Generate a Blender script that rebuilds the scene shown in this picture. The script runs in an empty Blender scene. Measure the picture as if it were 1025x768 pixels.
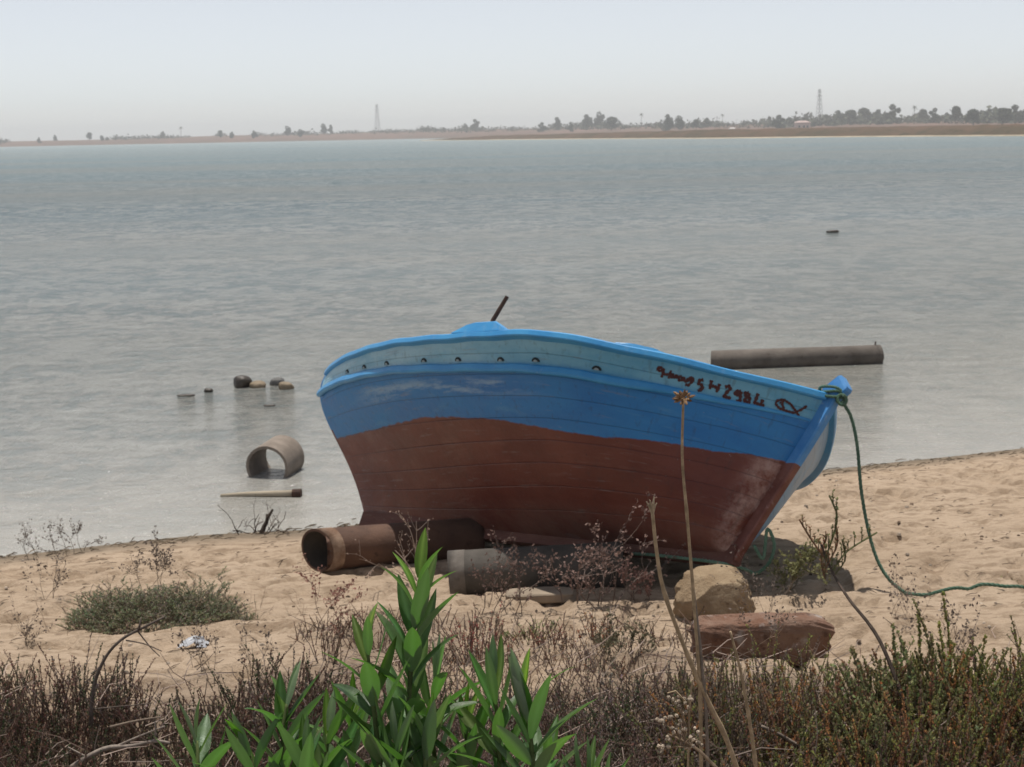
import bpy, math, random
import numpy as np
from mathutils import Vector, Matrix

rnd = random.Random(7)
rng = np.random.default_rng(11)
scene = bpy.context.scene
col = scene.collection

# ------------------------------------------------------------------ camera
F = 1600.0
CAM_H = 2.5
PITCH = math.atan2(250, F)
ROLL = math.radians(1.12)
fwd = np.array([0, math.cos(PITCH), -math.sin(PITCH)])
up0 = np.array([0, math.sin(PITCH), math.cos(PITCH)])
rt0 = np.array([1.0, 0, 0])
rt = rt0 * math.cos(ROLL) - up0 * math.sin(ROLL)
up = up0 * math.cos(ROLL) + rt0 * math.sin(ROLL)
EYE = np.array([0, 0, CAM_H])


def ray(px, py):
    return fwd + rt * (px - 512.5) / F - up * (py - 384) / F


def at(px, py, Y):
    d = ray(px, py)
    return EYE + d * (Y / d[1])


def at_z(px, py, z):
    d = ray(px, py)
    return EYE + d * ((z - CAM_H) / d[2])


cam_data = bpy.data.cameras.new('camera')
cam_data.sensor_width = 36
cam_data.lens = F / 1025 * 36
cam_data.clip_start = 0.05
cam_data.clip_end = 20000
cam_data.dof.use_dof = True
cam_data.dof.focus_distance = 2.75
cam_data.dof.aperture_fstop = 21
cam = bpy.data.objects.new('camera', cam_data)
col.objects.link(cam)
M = Matrix(((rt[0], up[0], -fwd[0], 0), (rt[1], up[1], -fwd[1], 0), (rt[2], up[2], -fwd[2], CAM_H), (0, 0, 0, 1)))
cam.matrix_world = M
scene.camera = cam

# ------------------------------------------------------------------ noise (numpy)


def _hash(ix, iy, s):
    n = (ix.astype(np.int64) * 374761393 + iy.astype(np.int64) * 668265263 + s * 1442695041) & 0x7fffffff
    n = ((n ^ (n >> 13)) * 1274126177) & 0x7fffffff
    n = n ^ (n >> 16)
    return (n & 0xffff) / 65535.0


def vnoise(x, y, s=0):
    x = np.asarray(x, float)
    y = np.asarray(y, float)
    ix, iy = np.floor(x), np.floor(y)
    fx, fy = x - ix, y - iy
    fx = fx * fx * (3 - 2 * fx)
    fy = fy * fy * (3 - 2 * fy)
    a, b = _hash(ix, iy, s), _hash(ix + 1, iy, s)
    c, d = _hash(ix, iy + 1, s), _hash(ix + 1, iy + 1, s)
    return (a + (b - a) * fx) * (1 - fy) + (c + (d - c) * fx) * fy


def fbm(x, y, o=4, s=0):
    t, a, n = 0, 1.0, 0
    for k in range(o):
        t = t + a * vnoise(x * 2 ** k + 17.3 * k, y * 2 ** k - 9.1 * k, s + k)
        n += a
        a *= .5
    return t / n


# ------------------------------------------------------------------ ground shape
WATER_Z = -0.12
_sx = np.array([-60, -14, -6, -3.31, -1.46, 2.45, 4.16, 7, 14, 60.])
_sy = np.array([-14, 5.9, 8.9, 9.99, 10.55, 12.14, 12.76, 13.9, 16.6, 30.])


def shore_s(X, Y):
    return (np.interp(X, _sx, _sy) - Y) * 0.93


_ps = np.array([-400, -30, -6, 0, 1.2, 3.6, 5.4, 6.6, 8.0, 9.5, 400])
_pz = np.array([-4, -1.6, -.42, -.12, .02, .25, .33, .39, .60, .92, 1.6])


def ground_base(X, Y):
    s = shore_s(X, Y) + (vnoise(np.asarray(X) * .9, np.asarray(Y) * .2, 3) - .5) * .35
    return np.interp(s, _ps, _pz)


def ground_z(X, Y):
    X = np.asarray(X, float)
    Y = np.asarray(Y, float)
    z = ground_base(X, Y)
    dry = np.clip((z + .10) / .10, 0, 1)
    z = z + dry * ((fbm(X * 1.1, Y * 1.3, 2, 5) - .5) * .10)
    p = fbm(X * 5.0, Y * 7.5, 3, 21)
    z = z - dry * .05 * np.clip((p - .52) / .12, 0, 1)
    z = z + dry * (fbm(X * 13, Y * 19, 2, 31) - .5) * .030
    return z


def gp(px, py):
    """where the sight line through a pixel meets the ground"""
    z = 0.0
    for _ in range(14):
        p = at_z(px, py, z)
        z = .5 * z + .5 * float(ground_base(p[0], p[1]))
    p = at_z(px, py, z)
    return np.array([p[0], p[1], float(ground_z(p[0], p[1]))])


# ------------------------------------------------------------------ mesh collecting


class MB:
    def __init__(self):
        self.v, self.f, self.c = [], [], []
        self.n = 0

    def add(self, verts, faces, color=None):
        verts = np.asarray(verts, float).reshape(-1, 3)
        self.v.append(verts)
        n = self.n
        self.f.extend([tuple(int(i) + n for i in f) for f in faces])
        c = np.ones((len(verts), 4)) * .5
        c[:, 3] = 1
        if color is not None:
            c[:, :3] = np.asarray(color)[..., :3]
        self.c.append(c)
        self.n += len(verts)

    def tube(self, pts, r, k=6, color=None, cap=True):
        pts = np.asarray(pts, float)
        n = len(pts)
        r = np.broadcast_to(np.asarray(r, float), (n,))
        t = np.gradient(pts, axis=0)
        t /= np.linalg.norm(t, axis=1)[:, None] + 1e-12
        ref = np.array([0, 0, 1.0]) if abs(t[0][2]) < .9 else np.array([1.0, 0, 0])
        vs = []
        a = np.cross(t[0], ref)
        for i in range(n):
            a = a - t[i] * np.dot(a, t[i])
            a /= np.linalg.norm(a) + 1e-12
            b = np.cross(t[i], a)
            for j in range(k):
                th = 2 * math.pi * j / k
                vs.append(pts[i] + r[i] * (a * math.cos(th) + b * math.sin(th)))
        fs = []
        for i in range(n - 1):
            for j in range(k):
                j2 = (j + 1) % k
                fs.append((i * k + j, i * k + j2, (i + 1) * k + j2, (i + 1) * k + j))
        if cap:
            fs.append(tuple(range(k))[::-1])
            fs.append(tuple((n - 1) * k + j for j in range(k)))
        self.add(vs, fs, color)

    def sweep(self, secs, color=None, closed=True, cap=True):
        """loft through a list of equal-length section loops"""
        n, k = len(secs), len(secs[0])
        fs = []
        for i in range(n - 1):
            for j in range(k if closed else k - 1):
                j2 = (j + 1) % k
                fs.append((i * k + j, i * k + j2, (i + 1) * k + j2, (i + 1) * k + j))
        if cap and closed:
            fs.append(tuple(range(k))[::-1])
            fs.append(tuple((n - 1) * k + j for j in range(k)))
        self.add(np.concatenate([np.asarray(s, float) for s in secs]), fs, color)

    def quads(self, V, color):
        """V (n,4,3) separate quads split into two triangles each; color (n,3)"""
        n = len(V)
        if n == 0:
            return
        base = self.n
        self.v.append(V.reshape(-1, 3))
        c = np.ones((n * 4, 4))
        c[:, :3] = np.repeat(color, 4, axis=0)
        self.c.append(c)
        i = np.arange(n) * 4 + base
        T = np.concatenate([np.stack([i, i + 1, i + 2], 1), np.stack([i, i + 2, i + 3], 1)])
        self.f.extend(map(tuple, T.tolist()))
        self.n += n * 4

    def build(self, name, mat, parent=None, loc=None, smooth=False, link=True):
        me = bpy.data.meshes.new(name)
        V = np.concatenate(self.v)
        if loc is not None:
            V = V - np.asarray(loc, float)
        me.from_pydata(V.tolist(), [], self.f)
        ca = me.color_attributes.new('Col', 'FLOAT_COLOR', 'POINT')
        ca.data.foreach_set('color', np.concatenate(self.c).astype(np.float32).ravel())
        me.materials.append(mat)
        me.update()
        if smooth:
            me.polygons.foreach_set('use_smooth', [True] * len(me.polygons))
        o = bpy.data.objects.new(name, me)
        if loc is not None:
            o.location = loc
        if link:
            col.objects.link(o)
        if parent is not None:
            o.parent = parent
        return o


def tag(o, label=None, cat=None, group=None, kind=None):
    if label:
        o['label'] = label
    if cat:
        o['category'] = cat
    if group:
        o['group'] = group
    if kind:
        o['kind'] = kind
    return o


def empty(name, loc, rot=(0, 0, 0)):
    o = bpy.data.objects.new(name, None)
    o.empty_display_size = .1
    o.location = loc
    o.rotation_euler = rot
    col.objects.link(o)
    return o


# ------------------------------------------------------------------ materials


class NT:
    def __init__(self, name):
        self.m = bpy.data.materials.new(name)
        self.m.use_nodes = True
        self.t = self.m.node_tree
        self.t.nodes.clear()
        self.out = self.t.nodes.new('ShaderNodeOutputMaterial')

    def n(self, typ, **kw):
        nd = self.t.nodes.new(typ)
        for k, v in kw.items():
            if k in nd.inputs.keys() if isinstance(k, str) else False:
                self.set(nd, k, v)
            elif hasattr(nd, k):
                setattr(nd, k, v)
        return nd

    def set(self, nd, k, v):
        s = nd.inputs[k]
        if hasattr(v, 'links') or isinstance(v, bpy.types.NodeSocket):
            self.t.links.new(v, s)
        else:
            s.default_value = v

    def link(self, a, b):
        self.t.links.new(a, b)

    def coord(self, which='Object'):
        return self.n('ShaderNodeTexCoord').outputs[which]

    def mapping(self, vec, scale=(1, 1, 1), rot=(0, 0, 0), loc=(0, 0, 0)):
        m = self.n('ShaderNodeMapping')
        self.set(m, 'Vector', vec)
        m.inputs['Scale'].default_value = scale
        m.inputs['Rotation'].default_value = rot
        m.inputs['Location'].default_value = loc
        return m.outputs[0]

    def noise(self, vec, scale, detail=4, rough=.55, dist=0):
        t = self.n('ShaderNodeTexNoise')
        self.set(t, 'Vector', vec)
        t.inputs['Scale'].default_value = scale
        t.inputs['Detail'].default_value = detail
        t.inputs['Roughness'].default_value = rough
        t.inputs['Distortion'].default_value = dist
        return t.outputs['Fac']

    def ramp(self, fac, stops, interp='LINEAR'):
        r = self.n('ShaderNodeValToRGB')
        self.link(fac, r.inputs[0])
        e = r.color_ramp.elements
        r.color_ramp.interpolation = interp
        while len(e) < len(stops):
            e.new(.5)
        for el, (p, c) in zip(e, stops):
            el.position = p
            el.color = (c, c, c, 1) if not hasattr(c, '__len__') else (*c[:3], 1)
        return r.outputs[0]

    def mix(self, fac, a, b, blend='MIX'):
        m = self.n('ShaderNodeMix', data_type='RGBA', blend_type=blend)
        for s, v in ((m.inputs[0], fac), (m.inputs[6], a), (m.inputs[7], b)):
            if isinstance(v, bpy.types.NodeSocket):
                self.link(v, s)
            elif hasattr(v, '__len__'):
                s.default_value = (*v[:3], 1)
            else:
                s.default_value = v
        return m.outputs[2]

    def math(self, op, a, b=None, clamp=False):
        m = self.n('ShaderNodeMath', operation=op, use_clamp=clamp)
        for s, v in ((m.inputs[0], a), (m.inputs[1], b)):
            if v is None:
                continue
            if isinstance(v, bpy.types.NodeSocket):
                self.link(v, s)
            else:
                s.default_value = v
        return m.outputs[0]

    def attr(self, name, out='Fac'):
        a = self.n('ShaderNodeAttribute', attribute_name=name)
        return a.outputs[out]

    def bump(self, h, strength=.5, dist=.01, normal=None):
        b = self.n('ShaderNodeBump')
        self.link(h, b.inputs['Height'])
        b.inputs['Strength'].default_value = strength
        b.inputs['Distance'].default_value = dist
        if normal is not None:
            self.link(normal, b.inputs['Normal'])
        return b.outputs[0]

    def principled(self, color, rough=.7, normal=None, spec=.5, ior=None, surf=True):
        p = self.n('ShaderNodeBsdfPrincipled')
        for k, v in (('Base Color', color), ('Roughness', rough)):
            if isinstance(v, bpy.types.NodeSocket):
                self.link(v, p.inputs[k])
            elif hasattr(v, '__len__'):
                p.inputs[k].default_value = (*v[:3], 1)
            else:
                p.inputs[k].default_value = v
        p.inputs['Specular IOR Level'].default_value = spec
        if ior:
            p.inputs['IOR'].default_value = ior
        if normal is not None:
            self.link(normal, p.inputs['Normal'])
        if surf:
            self.link(p.outputs[0], self.out.inputs[0])
        return p


def worn(name, base, alt, rough=.6, scale=6, bump=.004, spec=.4, dirt=None, bscale=40, stretch=(1, 1, 1)):
    t = NT(name)
    c = t.mapping(t.coord('Object'), stretch)
    n1 = t.noise(c, scale, 6, .6)
    k = t.ramp(n1, [(.35, 0), (.65, 1)])
    colr = t.mix(k, base, alt)
    if dirt is not None:
        n2 = t.noise(c, scale * 3.3, 5, .7)
        colr = t.mix(t.ramp(n2, [(.58, 0), (.72, .8)]), colr, dirt)
    h = t.noise(c, bscale, 5, .65)
    t.principled(colr, rough, t.bump(h, .6, bump), spec)
    return t.m


def col_mat(name, rough=.7, spec=.3, transl=0.0, gain=1):
    """colour comes per plant piece from the mesh"""
    t = NT(name)
    c = t.attr('Col', 'Color')
    if transl == 0 and name == 'dry_wood':
        k = t.noise(t.coord('Object'), 38, 6, .7)
        c = t.mix(1.0, c, t.ramp(k, [(.3, .5), (.7, 1.35)]), 'MULTIPLY')
    if gain != 1:
        c = t.mix(1.0, c, (gain, gain, gain), 'MULTIPLY')
    p = t.principled(c, rough, spec=spec, surf=transl == 0)
    if transl:
        tr = t.n('ShaderNodeBsdfTranslucent')
        t.link(c, tr.inputs[0])
        ms = t.n('ShaderNodeMixShader')
        ms.inputs[0].default_value = transl
        t.link(p.outputs[0], ms.inputs[1])
        t.link(tr.outputs[0], ms.inputs[2])
        t.link(ms.outputs[0], t.out.inputs[0])
    return t.m


def sand_material():
    t = NT('sand')
    c = t.coord('Object')
    n1 = t.noise(c, .9, 5, .6)
    colr = t.mix(t.ramp(n1, [(.3, 0), (.7, 1)]), (.435, .328, .232), (.51, .395, .288))
    n2 = t.noise(t.mapping(c, (1, 2.0, 1)), 7, 6, .68)
    colr = t.mix(t.ramp(n2, [(.48, 0), (.60, .8)]), colr, (.27, .195, .13))
    # bits of dry weed and shell trodden into the sand
    n3 = t.noise(t.mapping(c, (1, 2.6, 1)), 11, 5, .62)
    colr = t.mix(t.ramp(n3, [(.62, 0), (.70, .8)]), colr, (.16, .11, .075))
    n4 = t.noise(c, 55, 3, .6)
    colr = t.mix(t.ramp(n4, [(.60, 0), (.75, .55)]), colr, (.60, .50, .38))
    n5 = t.noise(c, 240, 2, .5)
    colr = t.mix(t.ramp(n5, [(.3, .35), (.6, 0)]), colr, (.30, .22, .15))
    # soil under the scrub is littered and browner; wet rim at the water line
    litter = t.attr('litter')
    nl = t.noise(c, 9, 6, .7)
    lf = t.math('MULTIPLY', litter, t.ramp(nl, [(.30, .45), (.6, 1)]), True)
    colr = t.mix(lf, colr, t.mix(t.noise(c, 45, 5, .7), (.10, .072, .055), (.27, .20, .145)))
    wet = t.attr('wet')
    nw = t.noise(t.mapping(c, (1, 2, 1)), 5, 5, .7)
    wf = t.math('MULTIPLY', wet, t.ramp(nw, [(.25, .5), (.6, 1)]), True)
    colr = t.mix(wf, colr, (.17, .135, .095))
    h1 = t.noise(t.mapping(c, (1, 1.6, 1)), 22, 7, .72)
    h2 = t.noise(c, 160, 4, .6)
    nb = t.bump(h2, .5, .004, t.bump(h1, .9, .022))
    t.principled(colr, .95, nb, .15)
    return t.m


def water_material():
    t = NT('sea_water')
    g = t.coord('Object')
    sep = t.n('ShaderNodeSeparateXYZ')
    t.link(g, sep.inputs[0])
    depth = t.attr('depth')
    streak = t.noise(t.mapping(g, (.10, .35, 1)), .35, 5, .6)
    streak2 = t.noise(t.mapping(g, (.02, .09, 1)), .5, 4, .6)
    body = t.ramp(depth, [(0, (.34, .32, .285)), (.12, (.34, .325, .29)), (.3, (.36, .365, .335)), (.5, (.28, .345, .34)), (1, (.16, .32, .355))])
    ca = t.noise(t.mapping(g, (1.0, .8, 1), (0, 0, .06)), 4.2, 5, .75)
    cb = t.noise(t.mapping(g, (1.0, .75, 1), (0, 0, -.08)), .85, 7, .80)
    chop = t.math('ADD', t.math('MULTIPLY', ca, .55), t.math('MULTIPLY', cb, .45))
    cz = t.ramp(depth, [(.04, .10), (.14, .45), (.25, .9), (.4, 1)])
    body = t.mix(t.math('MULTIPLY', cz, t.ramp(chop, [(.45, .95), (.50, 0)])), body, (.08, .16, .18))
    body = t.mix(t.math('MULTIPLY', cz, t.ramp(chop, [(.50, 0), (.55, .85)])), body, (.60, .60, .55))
    body = t.mix(t.math('MULTIPLY', t.ramp(streak2, [(.40, 0), (.60, 1)]), .6), body, (.40, .385, .32))
    body = t.mix(t.math('MULTIPLY', t.math('MULTIPLY', cz, t.ramp(streak, [(.35, 0), (.65, 1)])), .35), body, (.15, .26, .29))
    w1 = t.noise(t.mapping(g, (1.0, 2.0, 1), (0, 0, .12)), 1.6, 8, .70, .3)
    w3 = t.noise(t.mapping(g, (1, 1.6, 1), (0, 0, .05)), .28, 6, .65)
    calm = t.ramp(depth, [(0, .06), (.06, .16), (.2, .6), (.5, 1)])
    h = t.math('ADD', t.math('MULTIPLY', w1, .5), t.math('MULTIPLY', w3, .8))
    h = t.math('ADD', h, t.math('MULTIPLY', ca, .6))
    h = t.math('MULTIPLY', h, calm)
    nb = t.bump(h, 1.0, 1.0)
    t.principled(body, t.ramp(depth, [(.08, .07), (.6, .30)]), nb, .5, 1.33)
    return t.m


MAT = {}
MAT['sand'] = sand_material()
MAT['water'] = water_material()
MAT['rail'] = worn('blue_rail_paint', (.035, .26, .58), (.06, .33, .64), .42, 5, .003, .5, (.16, .36, .60), 60)
MAT['post'] = worn('blue_post_paint', (.05, .23, .55), (.09, .30, .60), .45, 8, .003, .5, (.20, .36, .52), 60)
MAT['deck'] = worn('deck_paint', (.10, .30, .52), (.16, .36, .52), .6, 4, .003, .4, (.25, .24, .2), 60)
MAT['letter'] = worn('maroon_letter_paint', (.055, .012, .012), (.075, .018, .015), .6, 30, .001)
MAT['dark'] = worn('dark_hole', (.012, .02, .025), (.02, .03, .035), .8, 20, .001)
MAT['scupper'] = worn('scupper_light_tone', (.24, .33, .36), (.34, .42, .45), .6, 20, .001)
MAT['iron'] = worn('rusty_iron', (.045, .025, .018), (.09, .045, .03), .8, 25, .003, .3)
MAT['rust'] = worn('rusty_pipe_metal', (.075, .042, .03), (.135, .075, .05), .8, 5, .006, .3, (.045, .026, .02), 45)
MAT['sunlit_rust'] = worn('sunlit_pipe_metal', (.17, .10, .065), (.34, .24, .17), .85, 14, .006, .2, (.2, .1, .06), 45)  # paler rust: sunlight on the pipe's open end, put into the colour
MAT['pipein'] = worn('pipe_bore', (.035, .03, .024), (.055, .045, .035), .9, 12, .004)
MAT['grey'] = worn('grey_cement_pipe', (.07, .062, .053), (.11, .098, .085), .9, 7, .005, .2, (.05, .043, .037), 50)
MAT['palecement'] = worn('bare_cement_end', (.12, .105, .09), (.21, .185, .16), .9, 14, .004, .2, None, 50)
MAT['culvert'] = worn('tan_culvert', (.20, .165, .135), (.28, .235, .195), .9, 8, .006, .2, (.16, .13, .10), 45)
MAT['outfall'] = worn('weathered_outfall_pipe', (.10, .085, .072), (.165, .142, .122), .85, 4, .006, .3, (.07, .055, .045), 40)
MAT['pole'] = worn('weathered_pole', (.34, .28, .20), (.43, .37, .28), .85, 9, .004, .2, None, 60, (.3, 2, 2))
MAT['rope'] = worn('green_rope_fibre', (.06, .125, .085), (.11, .185, .13), .85, 18, .003, .2, (.2, .26, .19), 120)
MAT['oldrope'] = worn('faded_green_rope', (.10, .20, .14), (.17, .27, .20), .9, 18, .003, .2, (.3, .33, .26), 120)
MAT['boulder'] = worn('tan_boulder', (.22, .155, .095), (.36, .275, .18), .95, 6, .03, .1, (.13, .075, .045), 22)
MAT['palestone'] = worn('pale_flat_stone', (.25, .20, .15), (.34, .275, .205), .9, 9, .006, .2, (.24, .18, .13), 40)
MAT['plastic'] = worn('white_film', (.44, .45, .47), (.34, .35, .38), .4, 9, .01, .5, None, 20)
MAT['wetrock'] = worn('dark_wet_rock', (.035, .028, .022), (.07, .055, .04), .5, 6, .02, .5, None, 18)
MAT['tanrock'] = worn('tan_water_rock', (.20, .155, .10), (.28, .22, .15), .7, 6, .02, .3, (.08, .06, .04), 18)
MAT['greyrock'] = worn('grey_water_rock', (.10, .10, .095), (.17, .165, .155), .6, 6, .02, .3, None, 18)
MAT['scrub'] = col_mat('scrub_foliage', .75, .2, .35, 2.1)
MAT['wood'] = col_mat('dry_wood', .85, .15)
MAT['far'] = col_mat('far_foliage', .9, .1)
MAT['steel'] = worn('galvanised_steel', (.22, .23, .24), (.28, .29, .30), .6, 1, .001)


def block_material():
    t = NT('red_brown_block')
    c = t.coord('Object')
    n = t.noise(c, 7, 6, .65)
    colr = t.mix(t.ramp(n, [(.35, 0), (.62, 1)]), (.165, .085, .056), (.24, .16, .12))
    n2 = t.noise(t.mapping(c, (1, 1, 1), (0, 0, 0), (3, 1, 2)), 9, 5, .6)
    colr = t.mix(t.ramp(n2, [(.56, 0), (.66, .8)]), colr, (.36, .32, .29))
    n3 = t.noise(t.mapping(c, (1, 1, 1), (0, 0, 0), (7, 4, 2)), 16, 5, .6)
    colr = t.mix(t.ramp(n3, [(.58, 0), (.66, .8)]), colr, (.10, .06, .045))
    t.principled(colr, .95, t.bump(t.noise(c, 22, 6, .65), .8, .02), .1)
    return t.m


def leaf_material():
    t = NT('leathery_leaf')
    geo = t.n('ShaderNodeNewGeometry')
    c = t.attr('Col', 'Color')
    oc = t.coord('Object')
    nz = t.noise(oc, 26, 5, .65)
    face = t.mix(t.ramp(nz, [(.35, 0), (.7, .45)]), c, (.11, .19, .045))
    spot = t.noise(oc, 170, 3, .6)
    face = t.mix(t.ramp(spot, [(.62, 0), (.72, .5)]), face, (.13, .17, .07))
    back = t.mix(.72, c, (.25, .31, .21))
    cc = t.mix(geo.outputs['Backfacing'], face, back)
    p = t.principled(cc, t.ramp(nz, [(.3, .34), (.7, .55)]), t.bump(t.noise(t.mapping(oc, (1, 1, .25)), 190, 4, .6), .35, .002), .45, surf=False)
    tr = t.n('ShaderNodeBsdfTranslucent')
    t.link(t.mix(.7, c, (.10, .30, .015)), tr.inputs[0])
    ms = t.n('ShaderNodeMixShader')
    ms.inputs[0].default_value = .42
    t.link(p.outputs[0], ms.inputs[1])
    t.link(tr.outputs[0], ms.inputs[2])
    t.link(ms.outputs[0], t.out.inputs[0])
    return t.m


MAT['block'] = block_material()
MAT['leaf'] = leaf_material()


def hull_material():
    t = NT('boat_hull_paint')
    red, u, v, band = t.attr('red'), t.attr('hu'), t.attr('hv'), t.attr('band')
    port = t.attr('port')
    c = t.coord('Object')
    n1 = t.noise(t.mapping(c, (.7, .7, 2.2)), 4, 6, .6)
    blue = t.mix(t.ramp(n1, [(.35, 0), (.65, 1)]), (.012, .165, .46), (.026, .215, .52))
    n2 = t.noise(t.mapping(c, (.5, .5, 3.5)), 7, 6, .7)
    blue = t.mix(t.ramp(n2, [(.58, 0), (.72, .45)]), blue, (.09, .29, .50))
    # chalky chafe mark along the quarter
    cu = t.math('MULTIPLY', t.ramp(u, [(.16, 0), (.28, 1), (.60, 1), (.74, 0)]), t.ramp(v, [(.655, 0), (.695, 1), (.735, 1), (.775, 0)]))
    sc = t.math('MULTIPLY', cu, t.ramp(t.noise(t.mapping(c, (.8, .8, 9)), 2.6, 7, .74), [(.47, 0), (.60, .9)]))
    blue = t.mix(sc, blue, (.24, .40, .58))
    # light blue strake between the two rails
    n3 = t.noise(t.mapping(c, (.6, .6, 2)), 6, 6, .65)
    lb = t.mix(t.ramp(n3, [(.35, 0), (.62, 1)]), (.10, .35, .53), (.18, .45, .60))
    lb = t.mix(t.ramp(t.noise(c, 22, 5, .7), [(.60, 0), (.72, .7)]), lb, (.10, .32, .58))
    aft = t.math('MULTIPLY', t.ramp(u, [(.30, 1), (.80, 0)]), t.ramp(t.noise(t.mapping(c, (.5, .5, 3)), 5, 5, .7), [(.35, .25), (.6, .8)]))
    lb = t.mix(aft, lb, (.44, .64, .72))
    edge = t.noise(t.mapping(c, (1, 1, 1)), 14, 4, .7)
    bf = t.ramp(t.math('ADD', band, t.math('MULTIPLY', t.math('SUBTRACT', edge, .5), .04)), [(.49, 0), (.51, 1)])
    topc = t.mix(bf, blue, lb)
    # red-brown bottom with ragged upper edge
    n4 = t.noise(t.mapping(c, (.8, .8, 1.6)), 3.2, 6, .65)
    rd = t.mix(t.ramp(n4, [(.35, 0), (.66, 1)]), (.115, .026, .018), (.165, .045, .030))
    n5 = t.noise(t.mapping(c, (.35, .35, 3.2)), 9, 6, .7)
    rd = t.mix(t.ramp(n5, [(.57, 0), (.74, .5)]), rd, (.21, .105, .085))
    n6 = t.noise(c, 30, 4, .6)
    rd = t.mix(t.ramp(n6, [(.66, 0), (.73, .7)]), rd, (.05, .02, .016))
    foot = t.math('MULTIPLY', t.ramp(v, [(.0, 1), (.10, .75), (.17, 0)]), t.ramp(t.noise(t.mapping(c, (1, 1, 1)), 5, 6, .7), [(.36, .1), (.6, 1)]))
    rd = t.mix(t.math('MULTIPLY', foot, .6), rd, (.20, .115, .09))
    rub = t.math('MULTIPLY', t.ramp(u, [(.972, 0), (.99, 1)]), t.ramp(t.noise(t.mapping(c, (1, 1, 1)), 6, 5, .75), [(.42, 0), (.62, 1)]))
    rd = t.mix(t.math('MULTIPLY', rub, .7), rd, (.46, .33, .30))
    e2 = t.math('ADD', red, t.math('MULTIPLY', t.math('SUBTRACT', t.noise(c, 9, 5, .7), .5), .035))
    rf = t.ramp(e2, [(.498, 1), (.503, 0)])
    rf = t.math('MULTIPLY', rf, t.math('SUBTRACT', 1.0, port))
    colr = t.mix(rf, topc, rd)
    # the far side is painted a faded grey-blue with a bare patch
    pz = t.mix(t.ramp(n1, [(.35, 0), (.65, 1)]), (.15, .31, .50), (.22, .38, .53))
    patch = t.math('MULTIPLY', t.ramp(v, [(.50, 0), (.58, 1), (.80, 1), (.86, 0)]), t.ramp(t.noise(c, 5, 5, .7), [(.40, 0), (.5, .85)]))
    pz = t.mix(t.math('MULTIPLY', patch, .3), pz, (.42, .38, .33))
    colr = t.mix(port, colr, pz)
    # chips, scrapes and runs
    ch = t.noise(c, 34, 6, .75)
    colr = t.mix(t.math('MULTIPLY', t.ramp(ch, [(.66, 0), (.69, .8)]), t.ramp(n1, [(.45, 0), (.6, 1)])), colr, (.33, .36, .38))
    scr = t.noise(t.mapping(c, (1.2, 1.2, 16), (0, .25, 0)), 3, 6, .7)
    colr = t.mix(t.ramp(scr, [(.60, 0), (.66, .30)]), colr, (.24, .22, .22))
    run = t.noise(t.mapping(c, (14, 14, .8)), 2.2, 5, .65)
    colr = t.mix(t.ramp(run, [(.56, 0), (.70, .32)]), colr, (.035, .03, .03))
    # plank seams
    sv = t.math('PINGPONG', t.math('MULTIPLY', v, 9.0), .5)
    seam = t.ramp(sv, [(0, 0), (.035, 1)])
    h = t.math('ADD', t.math('MULTIPLY', seam, .55), t.math('MULTIPLY', t.noise(t.mapping(c, (1, 1, 2)), 9, 6, .6), 1.2))
    h = t.math('ADD', h, t.math('MULTIPLY', t.noise(c, 70, 4, .6), .25))
    colr = t.mix(t.ramp(sv, [(0, .34), (.03, 0)]), colr, (.015, .025, .04))
    t.principled(colr, t.ramp(n1, [(.3, .38), (.7, .55)]), t.bump(h, .55, .009), .45)
    return t.m


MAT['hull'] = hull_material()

# ------------------------------------------------------------------ sky, sun, haze
SUN_EL = math.radians(76)
sun_h = np.array([-.25, .97])
sun_h /= np.linalg.norm(sun_h)
sdir = Vector((sun_h[0] * math.cos(SUN_EL), sun_h[1] * math.cos(SUN_EL), math.sin(SUN_EL)))
w = bpy.data.worlds.new('World')
scene.world = w
w.use_nodes = True
wt = w.node_tree
sky = wt.nodes.new('ShaderNodeTexSky')
sky.sky_type = 'NISHITA'
sky.sun_disc = False
sky.sun_elevation = SUN_EL
sky.sun_rotation = math.atan2(sun_h[0], sun_h[1])
sky.altitude = 0
sky.air_density = .6
sky.dust_density = 0.3
sky.ozone_density = 1.0
bg = wt.nodes['Background']
hs = wt.nodes.new('ShaderNodeHueSaturation')
hs.inputs['Saturation'].default_value = .36
wt.links.new(sky.outputs[0], hs.inputs['Color'])
tint = wt.nodes.new('ShaderNodeMix')
tint.data_type, tint.blend_type = 'RGBA', 'MULTIPLY'
tint.inputs[0].default_value = 1
tint.inputs[7].default_value = (1.015, 1.0, .985, 1)
wt.links.new(hs.outputs[0], tint.inputs[6])
wt.links.new(tint.outputs[2], bg.inputs[0])
bg.inputs[1].default_value = .099
sun = bpy.data.lights.new('sun', 'SUN')
sun.energy = 3.35
sun.angle = math.radians(.53)
sun.color = (1, .95, .88)
so = bpy.data.objects.new('sun', sun)
so.rotation_euler = sdir.to_track_quat('Z', 'Y').to_euler()
so.location = (0, 0, 30)
col.objects.link(so)

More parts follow.
